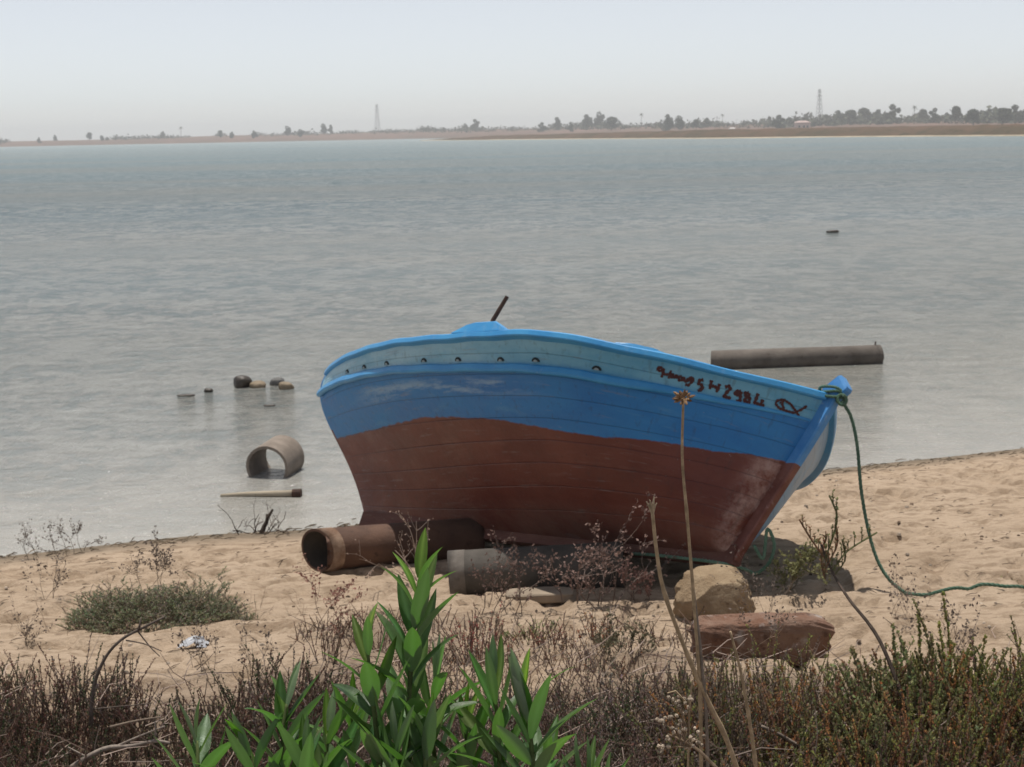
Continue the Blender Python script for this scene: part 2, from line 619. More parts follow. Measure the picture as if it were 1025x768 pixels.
HAZE = .00040
hz = MB()
x0, x1, y0, y1, z0, z1 = -3600, 3600, -900, 4200, -6, 40
hz.add([(x0, y0, z0), (x1, y0, z0), (x1, y1, z0), (x0, y1, z0), (x0, y0, z1), (x1, y0, z1), (x1, y1, z1), (x0, y1, z1)],
       [(0, 3, 2, 1), (4, 5, 6, 7), (0, 1, 5, 4), (1, 2, 6, 5), (2, 3, 7, 6), (3, 0, 4, 7)])
ht = NT('haze_air')
pv = ht.n('ShaderNodeVolumePrincipled')
pv.inputs['Color'].default_value = (.97, .985, 1, 1)
pv.inputs['Density'].default_value = HAZE
pv.inputs['Anisotropy'].default_value = 0
ht.link(pv.outputs[0], ht.out.inputs['Volume'])
tag(hz.build('haze', ht.m), 'thin pale sea haze over the whole bay', 'haze', kind='stuff')

# ------------------------------------------------------------------ ground sheet and water


def axis(lo, hi, step, far_lo, far_hi):
    a = list(np.arange(lo, hi + 1e-6, step))
    d, x = step, lo
    left = []
    while x > far_lo:
        d *= 1.35
        x -= d
        left.append(x)
    d, x = step, hi
    right = []
    while x < far_hi:
        d *= 1.35
        x += d
        right.append(x)
    return np.array(left[::-1] + a + right)


def grid_obj(name, xs, ys, zf, mat, attrs=None):
    X, Y = np.meshgrid(xs, ys)
    Z = zf(X, Y)
    nx, ny = len(xs), len(ys)
    V = np.stack([X, Y, Z], -1).reshape(-1, 3)
    i = (np.arange(ny - 1)[:, None] * nx + np.arange(nx - 1)[None]).ravel()
    Fq = np.stack([i, i + 1, i + nx + 1, i + nx], 1)
    me = bpy.data.meshes.new(name)
    me.from_pydata(V.tolist(), [], Fq.tolist())
    for k, fn in (attrs or {}).items():
        a = me.attributes.new(k, 'FLOAT', 'POINT')
        a.data.foreach_set('value', fn(X, Y, Z).astype(np.float32).ravel())
    me.materials.append(mat)
    me.polygons.foreach_set('use_smooth', [True] * len(me.polygons))
    o = bpy.data.objects.new(name, me)
    col.objects.link(o)
    return o


def litter_fn(X, Y, Z):
    s = shore_s(X, Y)
    n = fbm(X * 1.6, Y * 2.2, 3, 77)
    lim = np.interp(X, [-3, -1.6, -.7, .2, 1.0, 2.0, 3], [6.55, 6.4, 6.6, 6.5, 6.25, 6.1, 6.0])
    a = np.clip((lim + (n - .5) * 1.2 - Y) / .45, 0, 1)
    b = np.clip((1 - np.hypot((X - .15) / 1.25, (Y - 6.9) / .75)) * 2.5, 0, 1) * np.clip((n - .30) * 3, 0, 1) * .85
    return np.maximum(a, b)


def wet_fn(X, Y, Z):
    zb = ground_base(X, Y)
    return np.clip(1 - (zb - WATER_Z - .012) / .045, 0, 1)


xs = axis(-4.6, 5.4, .032, -4000, 4000)
ys = axis(4.6, 14.0, .032, -1200, 5200)
ground = grid_obj('ground', xs, ys, ground_z, MAT['sand'], {'litter': litter_fn, 'wet': wet_fn})
tag(ground, 'pale sandy beach with trodden dimples sloping down to the water', 'beach', kind='structure')

wx = axis(-12, 14, .5, -4200, 4200)
wy = axis(3, 40, .5, -30, 5600)


def depth_fn(X, Y, Z):
    s = -shore_s(X, Y)
    return np.clip(s / 160.0, 0, 1) ** .6


water = grid_obj('water', wx, wy, lambda X, Y: X * 0 + WATER_Z, MAT['water'], {'depth': depth_fn})
tag(water, 'calm grey-blue lagoon water with fine ripples', 'water', kind='structure')

# ------------------------------------------------------------------ the boat
K = 1.05
Q = {'X': 0.0926, 'Y': 8.4047, 'Z': 0.3442, 'yaw': 49.3314, 'heel': 31.5391, 'trim': 6.4921, 'L': 3.496, 'B': 0.9813, 'D': 0.7335, 'um': 0.689, 'pf': 1.6561, 'qf': 0.9582, 'pa': 2.5835, 'qa': 0.6535, 'sf': 0.0284, 'sa': 0.1218, 'rb': 0.3233, 'eb': 1.6517, 'rs': 0.2004, 'es': 1.4817, 'mm': 0.6227, 'mf': 0.5046, 'ma': 1.3929, 'd': 0.1247, 'rock': 0.0, 'rb2': -0.2046, 'rs2': 0.3743, 'qk': -0.5922, 'qka': 0.1719, 's3': 0.0774, 'p': 0.0982, 'dd': 0.0094, 'wt': 0.5212, 'wk': 0.1056, 'rs3': -0.2736, 'sc': -0.168}


def hull_pt(u, v, side=-1):
    """side -1 is starboard (towards the bank), +1 port"""
    u = np.asarray(u, float)
    v = np.asarray(v, float)
    um = Q['um']
    a = np.where(u >= um, (u - um) / (1 - um), 0)
    b = np.where(u < um, (um - u) / um, 0)
    plan = np.where(u >= um, np.clip(1 - a ** Q['pf'], 0, 1) ** (Q['qf'] + Q['qk'] * (1 - v)),
                    np.clip(1 - (1 - (Q['wt'] + Q['wk'] * (1 - v))) * b ** Q['pa'], 0, 1))
    m = np.where(u >= um, Q['mm'] + (Q['mf'] - Q['mm']) * a ** 1.5, Q['mm'] + (Q['ma'] - Q['mm']) * b ** 1.5)
    y = Q['B'] * plan * np.clip(v, 0, 1) ** m
    y = y * (1 + Q['sc'] * b * np.sin(2 * np.pi * v))
    zs = Q['D'] + Q['sf'] * a * a + Q['sa'] * b * b + Q['s3'] * (a ** 3 - b ** 3)
    z = zs * v
    xa = -Q['L'] / 2 + Q['rs'] * np.clip(1 - v, 0, 1) ** Q['es'] - Q['rs2'] * v * (1 - v) - Q['rs3'] * v * (1 - v) * (1 - 2 * v)
    xb = Q['L'] / 2 - Q['rb'] * np.clip(1 - v, 0, 1) ** Q['eb'] + Q['rb2'] * v * (1 - v)
    return np.stack([xa + (xb - xa) * u, side * y, z], -1) * K


def sheer_z(u):
    return hull_pt(u, np.ones_like(np.asarray(u, float)))[..., 2] / K


def v_rub(u):
    u = np.asarray(u, float)
    return 1 - (Q['d'] + Q['dd'] * (2 * u - 1)) / sheer_z(u)


red_u = [0, .0206, .1888, .3906, .5813, .7069, .7975, .8656, .9444, .9969, 1]
red_v = [.556, .556, .556, .580, .554, .5, .488, .514, .522, .574, .576]

loc = EYE + K * (np.array([Q['X'], Q['Y'], Q['Z']]) - EYE)
boat = empty('fishing_boat', loc, (-math.radians(Q['heel']), -math.radians(Q['trim']), -math.radians(Q['yaw'])))
tag(boat, 'blue wooden fishing boat with red-brown bottom, beached and leaning over on stones and pipes', 'boat')

# hull shell, both sides, as one sheet
nu, nv = 110, 44
us = (1 - np.cos(np.linspace(0, np.pi, nu))) / 2
vs = np.linspace(0, 1, nv) ** 1.15
Vh, Fh, A = [], [], {k: [] for k in ('red', 'hu', 'hv', 'band', 'port')}
U, VV = np.meshgrid(us, vs, indexing='ij')
for side in (-1, 1):
    P = hull_pt(U, VV, side)
    base = len(Vh) * 0 + (nu * nv if side == 1 else 0)
    Vh.append(P.reshape(-1, 3))
    A['red'].append((.5 + VV - np.interp(U, red_u, red_v)).ravel())
    A['hu'].append(U.ravel())
    A['hv'].append(VV.ravel())
    A['band'].append((.5 + (VV - v_rub(U) + .01)).ravel())
    A['port'].append(np.full(nu * nv, 1.0 if side == 1 else 0.0))
    for i in range(nu - 1):
        for j in range(nv - 1):
            q = [base + i * nv + j, base + (i + 1) * nv + j, base + (i + 1) * nv + j + 1, base + i * nv + j + 1]
            Fh.append(q if side == -1 else q[::-1])
# bulwark inside faces
for side in (-1, 1):
    base = sum(len(x) for x in Vh)
    n = 60
    uu = np.linspace(.0, .985, n)
    top = hull_pt(uu, np.ones(n), side)
    vd = v_rub(uu) - .05
    bot = hull_pt(uu, vd, side)
    for a_ in (top, bot):
        a_[:, 1] -= side * .045 * np.clip(np.abs(a_[:, 1]) / .08, 0, 1)
    Vh.append(np.concatenate([top, bot]))
    A['red'].append(np.ones(2 * n))
    A['hu'].append(np.concatenate([uu, uu]))
    A['hv'].append(np.ones(2 * n))
    A['band'].append(np.ones(2 * n))
    A['port'].append(np.zeros(2 * n))
    for i in range(n - 1):
        Fh.append([base + i, base + i + 1, base + n + i + 1, base + n + i])
me = bpy.data.meshes.new('hull')
me.from_pydata(np.concatenate(Vh).tolist(), [], Fh)
for k, arrs in A.items():
    at_ = me.attributes.new(k, 'FLOAT', 'POINT')
    at_.data.foreach_set('value', np.concatenate(arrs).astype(np.float32))
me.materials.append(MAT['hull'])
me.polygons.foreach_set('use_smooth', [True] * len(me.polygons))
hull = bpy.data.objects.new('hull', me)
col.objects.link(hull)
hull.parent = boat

# deck
n = 60
uu = np.linspace(.0, .985, n)
mb = MB()
secs = []
for k_, f in enumerate(np.linspace(-1, 1, 9)):
    p = hull_pt(uu, v_rub(uu) - .03, -1)
    p[:, 1] = f * (np.abs(p[:, 1]) - .02)
    p[:, 2] += .05 * (1 - f * f)
    secs.append(p)
mb.sweep(secs, closed=False, cap=False)
mb.build('deck', MAT['deck'], boat, smooth=True)


def rail(name, side, uu, vfun, section, mat, taper=None):
    """a rail following the hull: section = [(out, up), ...] in metres"""
    P = hull_pt(uu, vfun(uu), side)
    T = np.gradient(P, axis=0)
    N = np.stack([T[:, 1], -T[:, 0], 0 * T[:, 0]], -1)
    N /= np.linalg.norm(N, axis=1)[:, None] + 1e-9
    if side == 1:
        N = -N
    secs = []
    for i in range(len(uu)):
        k = 1 if taper is None else taper(uu[i])
        wob = .0025 * math.sin(uu[i] * 61 + side) + .002 * math.sin(uu[i] * 23)
        secs.append([P[i] + N[i] * (o * k) + np.array([0, 0, h_ * k + wob]) for o, h_ in section])
    m = MB()
    m.sweep(secs if side == -1 else [s[::-1] for s in secs])
    return m.build(name, mat, boat)


uc = 0.0 + 1.0 * (1 - np.cos(np.linspace(0.0, np.pi - .12, 90))) / 2
cap_sec = [(.021, -.034), (.026, -.028), (.026, -.004), (.020, .003), (-.060, .003), (-.066, -.004), (-.066, -.028), (-.060, -.034)]
rub_sec = [(.0, -.046), (.014, -.044), (.021, -.034), (.021, -.010), (.014, .0), (.0, .003), (-.012, -.003), (-.012, -.040)]
for side in (-1, 1):
    rail('cap_rail', side, uc, lambda u: np.ones_like(u), cap_sec, MAT['rail'])
    rail('rub_rail', side, uc if side == -1 else uc[:62], v_rub, rub_sec, MAT['rail'], lambda u: 1 - .75 * max(0, (u - .84) / .16))

# keel
vv = np.linspace(0, 1, 30)
k0, k1 = hull_pt(0, 0)[0], hull_pt(1, 0)[0]
xs_ = np.linspace(k0 - .02, k1 + .05, 24)
mb = MB()
mb.sweep([[(x, -.032, -.045), (x, .032, -.045), (x, .036, .05), (x, -.036, .05)] for x in xs_])
keel_mat = worn('keel_paint', (.10, .038, .028), (.17, .075, .055), .7, 6, .006, .3, (.20, .14, .11), 40, (.5, 2, 2))
mb.build('keel', keel_mat, boat)


def post(name, u, vfrom, head, fwd_off, mat, sgn, width=.025):
    pv_ = np.linspace(vfrom, 1, 26)
    P = hull_pt(np.full(26, float(u)), pv_)
    P[:, 1] = 0
    d = (P[-1] - P[-4])
    d /= np.linalg.norm(d)
    d = d + np.array([.75 * sgn, 0, 0])
    d /= np.linalg.norm(d)
    ex = [P[-1] + d * h_ for h_ in (head * .4, head * .85, head)]
    P = np.concatenate([P, ex])
    T = np.gradient(P, axis=0)
    T /= np.linalg.norm(T, axis=1)[:, None]
    N = np.stack([T[:, 2], 0 * T[:, 0], -T[:, 0]], -1) * sgn
    secs = []
    for i in range(len(P)):
        k = .86 if i == len(P) - 1 else 1
        o, a_, w_ = fwd_off * k, -.05 * k, width * k
        secs.append([P[i] + N[i] * a_ + np.array([0, -w_, 0]), P[i] + N[i] * (o - .008) + np.array([0, -w_, 0]), P[i] + N[i] * o + np.array([0, -w_ + .008, 0]),
                     P[i] + N[i] * o + np.array([0, w_ - .008, 0]), P[i] + N[i] * (o - .008) + np.array([0, w_, 0]), P[i] + N[i] * a_ + np.array([0, w_, 0])])
    m = MB()
    m.sweep(secs if sgn > 0 else [s[::-1] for s in secs])
    return m.build(name, mat, boat)


def post_material():
    t = NT('stem_paint')
    c = t.coord('Object')
    sep = t.n('ShaderNodeSeparateXYZ')
    t.link(c, sep.inputs[0])
    n1 = t.noise(c, 7, 6, .65)
    bl = t.mix(t.ramp(n1, [(.35, 0), (.65, 1)]), (.045, .22, .54), (.09, .29, .60))
    bl = t.mix(t.ramp(t.noise(c, 26, 5, .7), [(.62, 0), (.72, .7)]), bl, (.30, .42, .52))
    rd = t.mix(t.ramp(n1, [(.40, 0), (.62, 1)]), (.135, .042, .03), (.21, .085, .065))
    rd = t.mix(t.ramp(t.noise(c, 11, 6, .75), [(.55, 0), (.68, .7)]), rd, (.42, .30, .27))
    e = t.math('ADD', sep.outputs[2], t.math('MULTIPLY', t.math('SUBTRACT', t.noise(c, 9, 4, .6), .5), .04))
    f = t.math('LESS_THAN', e, .50)
    f = t.math('MULTIPLY', f, t.math('LESS_THAN', sep.outputs[1], .024))
    t.principled(t.mix(f, bl, rd), .5, t.bump(t.noise(c, 40, 5, .6), .5, .005), .45)
    return t.m


MAT['stem'] = post_material()
post('stem_post', 1, 0, .10, .056, MAT['stem'], 1)
# transom board closing the stern
vt = np.linspace(0, 1, 24)
S0, P0 = hull_pt(np.zeros(24), vt, -1), hull_pt(np.zeros(24), vt, 1)
mb = MB()
mb.sweep([[S0[i] + (.012, .004, 0), S0[i] + (-.022, .004, 0), P0[i] + (-.022, -.004, 0), P0[i] + (.012, -.004, 0)] for i in range(24)])
mb.build('transom', MAT['stem'], boat)

# scuppers above the rub rail
for u_ in (.165, .2412, .3256, .4406, .53, .6281, .7006, .7906):
    vv_ = float(v_rub(u_))
    eps = .004
    c0 = hull_pt(u_, vv_ + .02)
    tx = hull_pt(u_ + eps, vv_ + .02) - c0
    tx /= np.linalg.norm(tx)
    ty = hull_pt(u_, vv_ + .05) - c0
    ty -= tx * np.dot(tx, ty)
    ty /= np.linalg.norm(ty)
    nn = np.cross(tx, ty)
    if nn[1] > 0:
        nn = -nn

    def half(r, out):
        pts = [(-r, 0)] + [(r * math.cos(a), r * .86 * math.sin(a)) for a in np.linspace(math.pi * .97, math.pi * .03, 9)] + [(r, 0)]
        return [c0 + tx * a + ty * b + nn * out for a, b in pts]
    m = MB()
    o_, i_ = half(.026, .005), half(.026, -.008)
    k = len(o_)
    m.add(o_ + i_, [tuple(range(k))] + [(a, (a + 1) % k, k + (a + 1) % k, k + a) for a in range(k)])
    sc = m.build('scupper', MAT['dark'], boat)
    m = MB()
    o_, i_ = half(.0135, .0075), half(.0135, 0)
    m.add(o_ + i_, [tuple(range(k))] + [(a, (a + 1) % k, k + (a + 1) % k, k + a) for a in range(k)])
    m.build('scupper_daylight', MAT['scupper'], sc)  # pale inset paints the light seen through the drain hole

# painted registration and fish mark, hand-brushed strokes on the light strake
STROKES = {"w": [[[0.8556, 0.916], [0.8581, 0.932], [0.8625, 0.918], [0.8594, 0.908], [0.8556, 0.916]], [[0.8625, 0.928], [0.8631, 0.874]], [[0.8694, 0.926], [0.87, 0.876]], [[0.8631, 0.896], [0.87, 0.9]], [[0.8725, 0.88], [0.8719, 0.908], [0.8756, 0.886], [0.8762, 0.908], [0.8781, 0.886]], [[0.8812, 0.906], [0.8788, 0.9], [0.8806, 0.878], [0.8831, 0.886], [0.8812, 0.906], [0.8838, 0.882]], [[0.8838, 0.906], [0.885, 0.882], [0.8881, 0.882], [0.8875, 0.906], [0.8888, 0.882]], [[0.8906, 0.916], [0.8888, 0.902], [0.8925, 0.89], [0.8906, 0.862], [0.8875, 0.864]], [[0.8906, 0.916], [0.8938, 0.89]]], "S": [[[0.9012, 0.914], [0.8981, 0.904], [0.8988, 0.886], [0.9025, 0.88], [0.9044, 0.86], [0.9012, 0.842]]], "H": [[[0.9081, 0.922], [0.9106, 0.868]], [[0.9163, 0.912], [0.9175, 0.858]], [[0.9094, 0.892], [0.9169, 0.886]]], "2": [[[0.9219, 0.9], [0.9244, 0.912], [0.9269, 0.898], [0.9256, 0.866], [0.9256, 0.844], [0.9319, 0.844]]], "9": [[[0.9363, 0.896], [0.9325, 0.892], [0.9331, 0.872], [0.9369, 0.872], [0.9363, 0.896], [0.94, 0.842], [0.9375, 0.832]]], "8": [[[0.9431, 0.898], [0.94, 0.892], [0.9425, 0.874], [0.9463, 0.868], [0.9475, 0.844], [0.9437, 0.842], [0.9431, 0.86], [0.9444, 0.882], [0.9431, 0.898]]], "4": [[[0.95, 0.908], [0.9519, 0.85], [0.9606, 0.844]], [[0.9563, 0.88], [0.9575, 0.834]]], "f": [[[0.9669, 0.874], [0.9669, 0.894], [0.9706, 0.908], [0.9775, 0.892], [0.9838, 0.862], [0.9888, 0.834]], [[0.9669, 0.874], [0.9719, 0.852], [0.9781, 0.848], [0.9838, 0.848], [0.9869, 0.876], [0.9888, 0.906]], [[0.9706, 0.908], [0.9719, 0.88], [0.9763, 0.848]], [[0.9694, 0.888], [0.9706, 0.884]]]}


def brush(mb, uvs, wdt):
    uvs = np.array(uvs)
    d = np.concatenate([[0], np.cumsum(np.hypot(np.diff(uvs[:, 0]) * 12, np.diff(uvs[:, 1])))])
    n = max(6, int(d[-1] / .004))
    tt = np.linspace(0, d[-1], n)
    u_, v_ = np.interp(tt, d, uvs[:, 0]), np.interp(tt, d, uvs[:, 1])
    if len(uvs) > 2:
        for _ in range(2):
            u_[1:-1] = (u_[:-2] + u_[1:-1] * 2 + u_[2:]) / 4
            v_[1:-1] = (v_[:-2] + v_[1:-1] * 2 + v_[2:]) / 4
    P = hull_pt(u_, v_)
    du = hull_pt(u_ + .002, v_) - hull_pt(u_ - .002, v_)
    dv = hull_pt(u_, v_ + .01) - hull_pt(u_, v_ - .01)
    N = np.cross(du, dv)
    N /= np.linalg.norm(N, axis=1)[:, None]
    N[N[:, 1] > 0] *= -1
    T = np.gradient(P, axis=0)
    T /= np.linalg.norm(T, axis=1)[:, None] + 1e-9
    S = np.cross(N, T)
    wv = wdt * (1 + .25 * np.sin(np.arange(n) * .9 + uvs[0, 0] * 900))
    wv[0] *= .7
    wv[-1] *= .6
    secs = [[P[i] + S[i] * wv[i] + N[i] * .0035, P[i] - S[i] * wv[i] + N[i] * .0035] for i in range(n)]
    mb.sweep(secs, closed=False, cap=False)


mb = MB()
for k in ('w', 'S', 'H', '2', '9', '8', '4'):
    for s in STROKES[k]:
        brush(mb, s, .0082 if k != 'w' else .0066)
mb.build('lettering', MAT['letter'], boat)
mb = MB()
for s in STROKES['f']:
    brush(mb, s, .0062)
mb.build('fish_emblem', MAT['letter'], boat)

# thole blocks on the cap rail


def thole_block(ua, ub, hgt, wid, skew=0.3):
    uu = np.linspace(ua, ub, 9)
    P = hull_pt(uu, np.ones(9))
    secs = []
    for i, p in enumerate(P):
        f = i / 8
        h_ = hgt * min(1, f / skew, (1 - f) / .22) if 0 < f < 1 else 0
        h_ = max(h_, .004)
        secs.append([p + np.array([0, -.024, .002]), p + np.array([0, -.020, .004 + h_ * .85]), p + np.array([0, -.008, .004 + h_]), p + np.array([0, wid * .7, .004 + h_]), p + np.array([0, wid * .85, .004 + h_ * .8]), p + np.array([0, wid * .85, .002])])
    m = MB()
    m.sweep(secs)
    return m.build('thole_block', MAT['rail'], boat), P


tb, P = thole_block(.512, .640, .062, .07)
pin0 = P[5] + np.array([0, .012, .055])
m = MB()
m.tube([pin0 + np.array([0, 0, -.02]), pin0 + np.array([.0, .0, .03]), pin0 + np.array([.055, -.005, .165])], [.014, .0125, .011], 8)
m.tube([pin0 + np.array([-.03, 0, .006]), pin0 + np.array([.02, 0, .008])], [.013, .013], 6)
m.build('thole_pin', MAT['iron'], tb)
thole_block(.810, .862, .018, .05)
# hatch in the middle of the deck
hx = -.2
mb = MB()
zc = .72
mb.sweep([[(hx - .35, -.28, zc), (hx + .35, -.28, zc), (hx + .35, .28, zc), (hx - .35, .28, zc)], [(hx - .34, -.27, zc + .09), (hx + .34, -.27, zc + .09), (hx + .34, .27, zc + .09), (hx - .34, .27, zc + .09)]])
mb.build('deck_hatch', MAT['deck'], boat)

bpy.context.view_layer.update()
BM = np.array(boat.matrix_world)


def bw(p):
    return BM[:3, :3] @ np.asarray(p, float) + BM[:3, 3]


# ------------------------------------------------------------------ ropes


def spline(pts, n):
    pts = np.asarray(pts, float)
    d = np.concatenate([[0], np.cumsum(np.linalg.norm(np.diff(pts, axis=0), axis=1))])
    P = np.concatenate([[2 * pts[0] - pts[1]], pts, [2 * pts[-1] - pts[-2]]])
    out = []
    for t in np.linspace(0, d[-1], n):
        i = min(int(np.searchsorted(d, t, 'right')) - 1, len(pts) - 2)
        f = (t - d[i]) / (d[i + 1] - d[i] + 1e-9)
        p0, p1, p2, p3 = P[i], P[i + 1], P[i + 2], P[i + 3]
        out.append(.5 * ((2 * p1) + (-p0 + p2) * f + (2 * p0 - 5 * p1 + 4 * p2 - p3) * f * f + (-p0 + 3 * p1 - 3 * p2 + p3) * f ** 3))
    return np.array(out)


def rope(mb, pts, r, pitch=.07):
    pts = np.asarray(pts, float)
    ln = np.linalg.norm(np.diff(pts, axis=0), axis=1).sum()
    n = int(ln / pitch * 7) + 8
    C = spline(pts, n)
    T = np.gradient(C, axis=0)
    T /= np.linalg.norm(T, axis=1)[:, None]
    a = np.cross(T[0], [0.3, .2, 1])
    As, Bs = [], []
    for i in range(n):
        a = a - T[i] * np.dot(a, T[i])
        a /= np.linalg.norm(a)
        As.append(a)
        Bs.append(np.cross(T[i], a))
    As, Bs = np.array(As), np.array(Bs)
    ph = np.linspace(0, 2 * math.pi * ln / pitch, n)
    for s in range(3):
        q = ph + s * 2 * math.pi / 3
        mb.tube(C + (As * np.cos(q)[:, None] + Bs * np.sin(q)[:, None]) * r * .52, r * .58, 6)


hd = hull_pt(1, 1)  # stem head, boat coordinates
mb = MB()
wraps = []
for a in np.linspace(0, 2 * math.pi * 3.2, 60):
    f = a / (2 * math.pi * 3.2)
    ox = .072 * math.copysign(abs(math.cos(a)) ** .6, math.cos(a)) + .004
    oy = .042 * math.copysign(abs(math.sin(a)) ** .6, math.sin(a))
    wraps.append(bw(hd + np.array([ox, oy, .035 - .06 * f + .008 * math.sin(a * 1.7)])))
rope(mb, wraps, .0075, .05)
knot = bw(hd + np.array([.085, -.02, -.02]))
kn = []
for a in np.linspace(0, 4.5 * math.pi, 30):
    kn.append(knot + np.array([.02 * math.cos(a), .018 * math.sin(a * .7 + 1), .024 * math.sin(a) - .012]))
rope(mb, kn, .0078, .05)
gc = gp(905, 595)
gc[2] += .012
Yk = knot[1]


def lerp_at(px, py, f):
    return at(px, py, Yk + (gc[1] - Yk) * f)


ropts = [knot + np.array([0, -.01, -.02]), lerp_at(852, 418, .06), lerp_at(858, 446, .14), lerp_at(862, 490, .3), lerp_at(869, 530, .48), lerp_at(878, 560, .66), lerp_at(890, 580, .84), gc]
rope(mb, ropts, .0085)
gpts = [gc]
for px, py in ((925, 597), (950, 592), (985, 588), (1025, 590), (1060, 593), (1120, 588)):
    p = gp(px, py)
    p[2] += .008
    gpts.append(p)
gs = spline(gpts, 70)
gs[:, 2] = np.max([ground_z(gs[:, 0] + i, gs[:, 1] + j) for i in (-.03, 0, .03) for j in (-.045, -.02, 0, .03)], axis=0) + .006
for _ in range(2):
    gs[1:-1, 2] = (gs[:-2, 2] + gs[1:-1, 2] * 2 + gs[2:, 2]) / 4
rope(mb, gs, .0085)
tag(mb.build('mooring_rope', MAT['rope'], smooth=True), 'green mooring rope tied round the stem head and trailing over the sand', 'rope')
mb = MB()
ft = hull_pt(1, 0)
lp = [bw(ft + np.array([.10, .03, .08])), bw(ft + np.array([.12, .10, .04]))]
yb = lp[1][1]
for px, py in ((768, 530), (775, 545), (770, 563), (757, 574), (746, 570)):
    lp.append(at(px, py, yb))
lp.append(bw(ft + np.array([.0, -.05, -.052])))
lp += [bw(ft + np.array([-.2, -.052, -.048])), bw(ft + np.array([-.45, -.052, -.046])), bw(ft + np.array([-.62, -.05, -.05]))]
rope(mb, lp, .0085)
tag(mb.build('rope_loop', MAT['oldrope'], smooth=True), 'thin faded green rope loop hanging under the foot of the bow', 'rope')

# ------------------------------------------------------------------ pipes


def pipe_thing(name, a, b, R, wall, mat, matin, slant=0.0, label='', n=28, k=26, band=None, dent=0):
    """hollow pipe from a to b; parts: barrel and, if given, a band at end a"""
    a, b = np.asarray(a, float), np.asarray(b, float)
    root = empty(name, a)
    T = (b - a)
    L = np.linalg.norm(T)
    T /= L
    S = np.cross(T, [0, 0, 1.])
    S /= np.linalg.norm(S)
    Uv = np.cross(S, T)

    def ring(t, r, sl=0):
        out = []
        for j in range(k):
            th = 2 * math.pi * j / k
            rr = r * (1 + dent * math.sin(3 * th + t * 4) * .5 + dent * math.sin(5 * th - t * 7) * .3)
            off = sl * rr * math.cos(th)
            out.append(T * (t + off) + S * rr * math.cos(th) + Uv * rr * math.sin(th))
        return out
    m = MB()
    ts = np.linspace(0, L, n)
    secs = [ring(t, R, slant if i == 0 else 0) for i, t in enumerate(ts)]
    secs += [ring(L, R - wall)]
    m.sweep(secs, cap=False)
    m.sweep([ring(0, R - wall, slant), ring(0, R, slant)], cap=False)
    m.build('barrel', mat, root, smooth=True)
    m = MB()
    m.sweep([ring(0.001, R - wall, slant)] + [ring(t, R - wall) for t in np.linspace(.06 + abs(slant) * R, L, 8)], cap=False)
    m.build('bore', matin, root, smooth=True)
    if band:
        m = MB()
        bl, br, bm = band
        m.sweep([ring(.004, R + .001, slant), ring(.002, R + br, slant), ring(bl * .95, R + br, slant * .6), ring(bl, R + .001, slant * .6)], cap=False)
        m.build('end_band', bm, root, smooth=True)
    root['label'] = label
    root['category'] = 'pipe'
    return root


a = gp(318, 569)
R1 = .122
a[2] = float(ground_base(a[0], a[1])) + R1 - .015
b = a + np.array([.92, .30, 0])
b[2] = float(ground_base(b[0], b[1])) + R1 - .035
pipe_thing('rusty_pipe', a, b, R1, .012, MAT['rust'], MAT['pipein'], .55, 'rusty steel pipe with open end lying under the stern of the boat', band=(.10, .003, MAT['sunlit_rust']), dent=.02)  # end band paints the stretch lying outside the boat's shadow

a = gp(450, 589)
R2 = .122
a[2] = float(ground_base(a[0], a[1])) + R2 - .045
b = gp(625, 583)
b[2] = float(ground_base(b[0], b[1])) + R2 - .03
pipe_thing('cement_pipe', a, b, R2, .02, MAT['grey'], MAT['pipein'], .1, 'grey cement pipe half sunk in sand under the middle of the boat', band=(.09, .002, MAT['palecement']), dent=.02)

c = at_z(267.5, 478, WATER_Z)
R3 = 22.8 * c[1] / F
c[2] = WATER_Z + 10.0 * c[1] / F
pipe_thing('culvert_pipe', c, c + np.array([.085, .36, .02]), R3, .022, MAT['culvert'], MAT['culvert'], 0, 'short wide tan pipe standing half sunk in the shallows', dent=.01)

a, b = at_z(712, 369, WATER_Z), at_z(878, 363, WATER_Z)
R4 = .125
a[2] = b[2] = WATER_Z + .075
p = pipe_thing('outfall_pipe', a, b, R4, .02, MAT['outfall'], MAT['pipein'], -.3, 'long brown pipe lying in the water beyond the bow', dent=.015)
m = MB()
T = (b - a) / np.linalg.norm(b - a)
rel = b - a
m.tube([rel - T * .005, rel + T * .03], [R4 * 1.0, R4 * 1.0], 20)
m.tube([rel + T * .03, rel + T * .055], [R4 * .62, R4 * .55], 16)
m.build('end_flange', MAT['outfall'], p)
m = MB()
m.tube([rel - T * .03 + np.array([0, 0, R4 - .01]), rel - T * .03 + np.array([0.01, 0, R4 + .04])], .008, 6)
m.build('bolt', MAT['iron'], p)

a, b = at_z(221, 497, WATER_Z), at_z(297, 497, WATER_Z)
root = empty('washed_up_pole', a)
m = MB()
rel = b - a
rel[2] = .0
m.tube([np.array([0, 0, .004]), rel * .3 + np.array([0, .01, .012]), rel * .6 + np.array([0, 0, .018]), rel + np.array([0, 0, .022])], [.014, .02, .024, .028], 9)
m.build('shaft', MAT['pole'], root, smooth=True)
m = MB()
T = rel / np.linalg.norm(rel)
m.tube([rel + np.array([0, 0, .022]) - T * .03, rel + np.array([0, 0, .022]) + T * .035], [.034, .036], 12)
m.build('end_cap', MAT['iron'], root)
tag(root, 'thin pale pole with dark end floating beside the tan pipe in the shallows', 'pole')

# ------------------------------------------------------------------ rocks


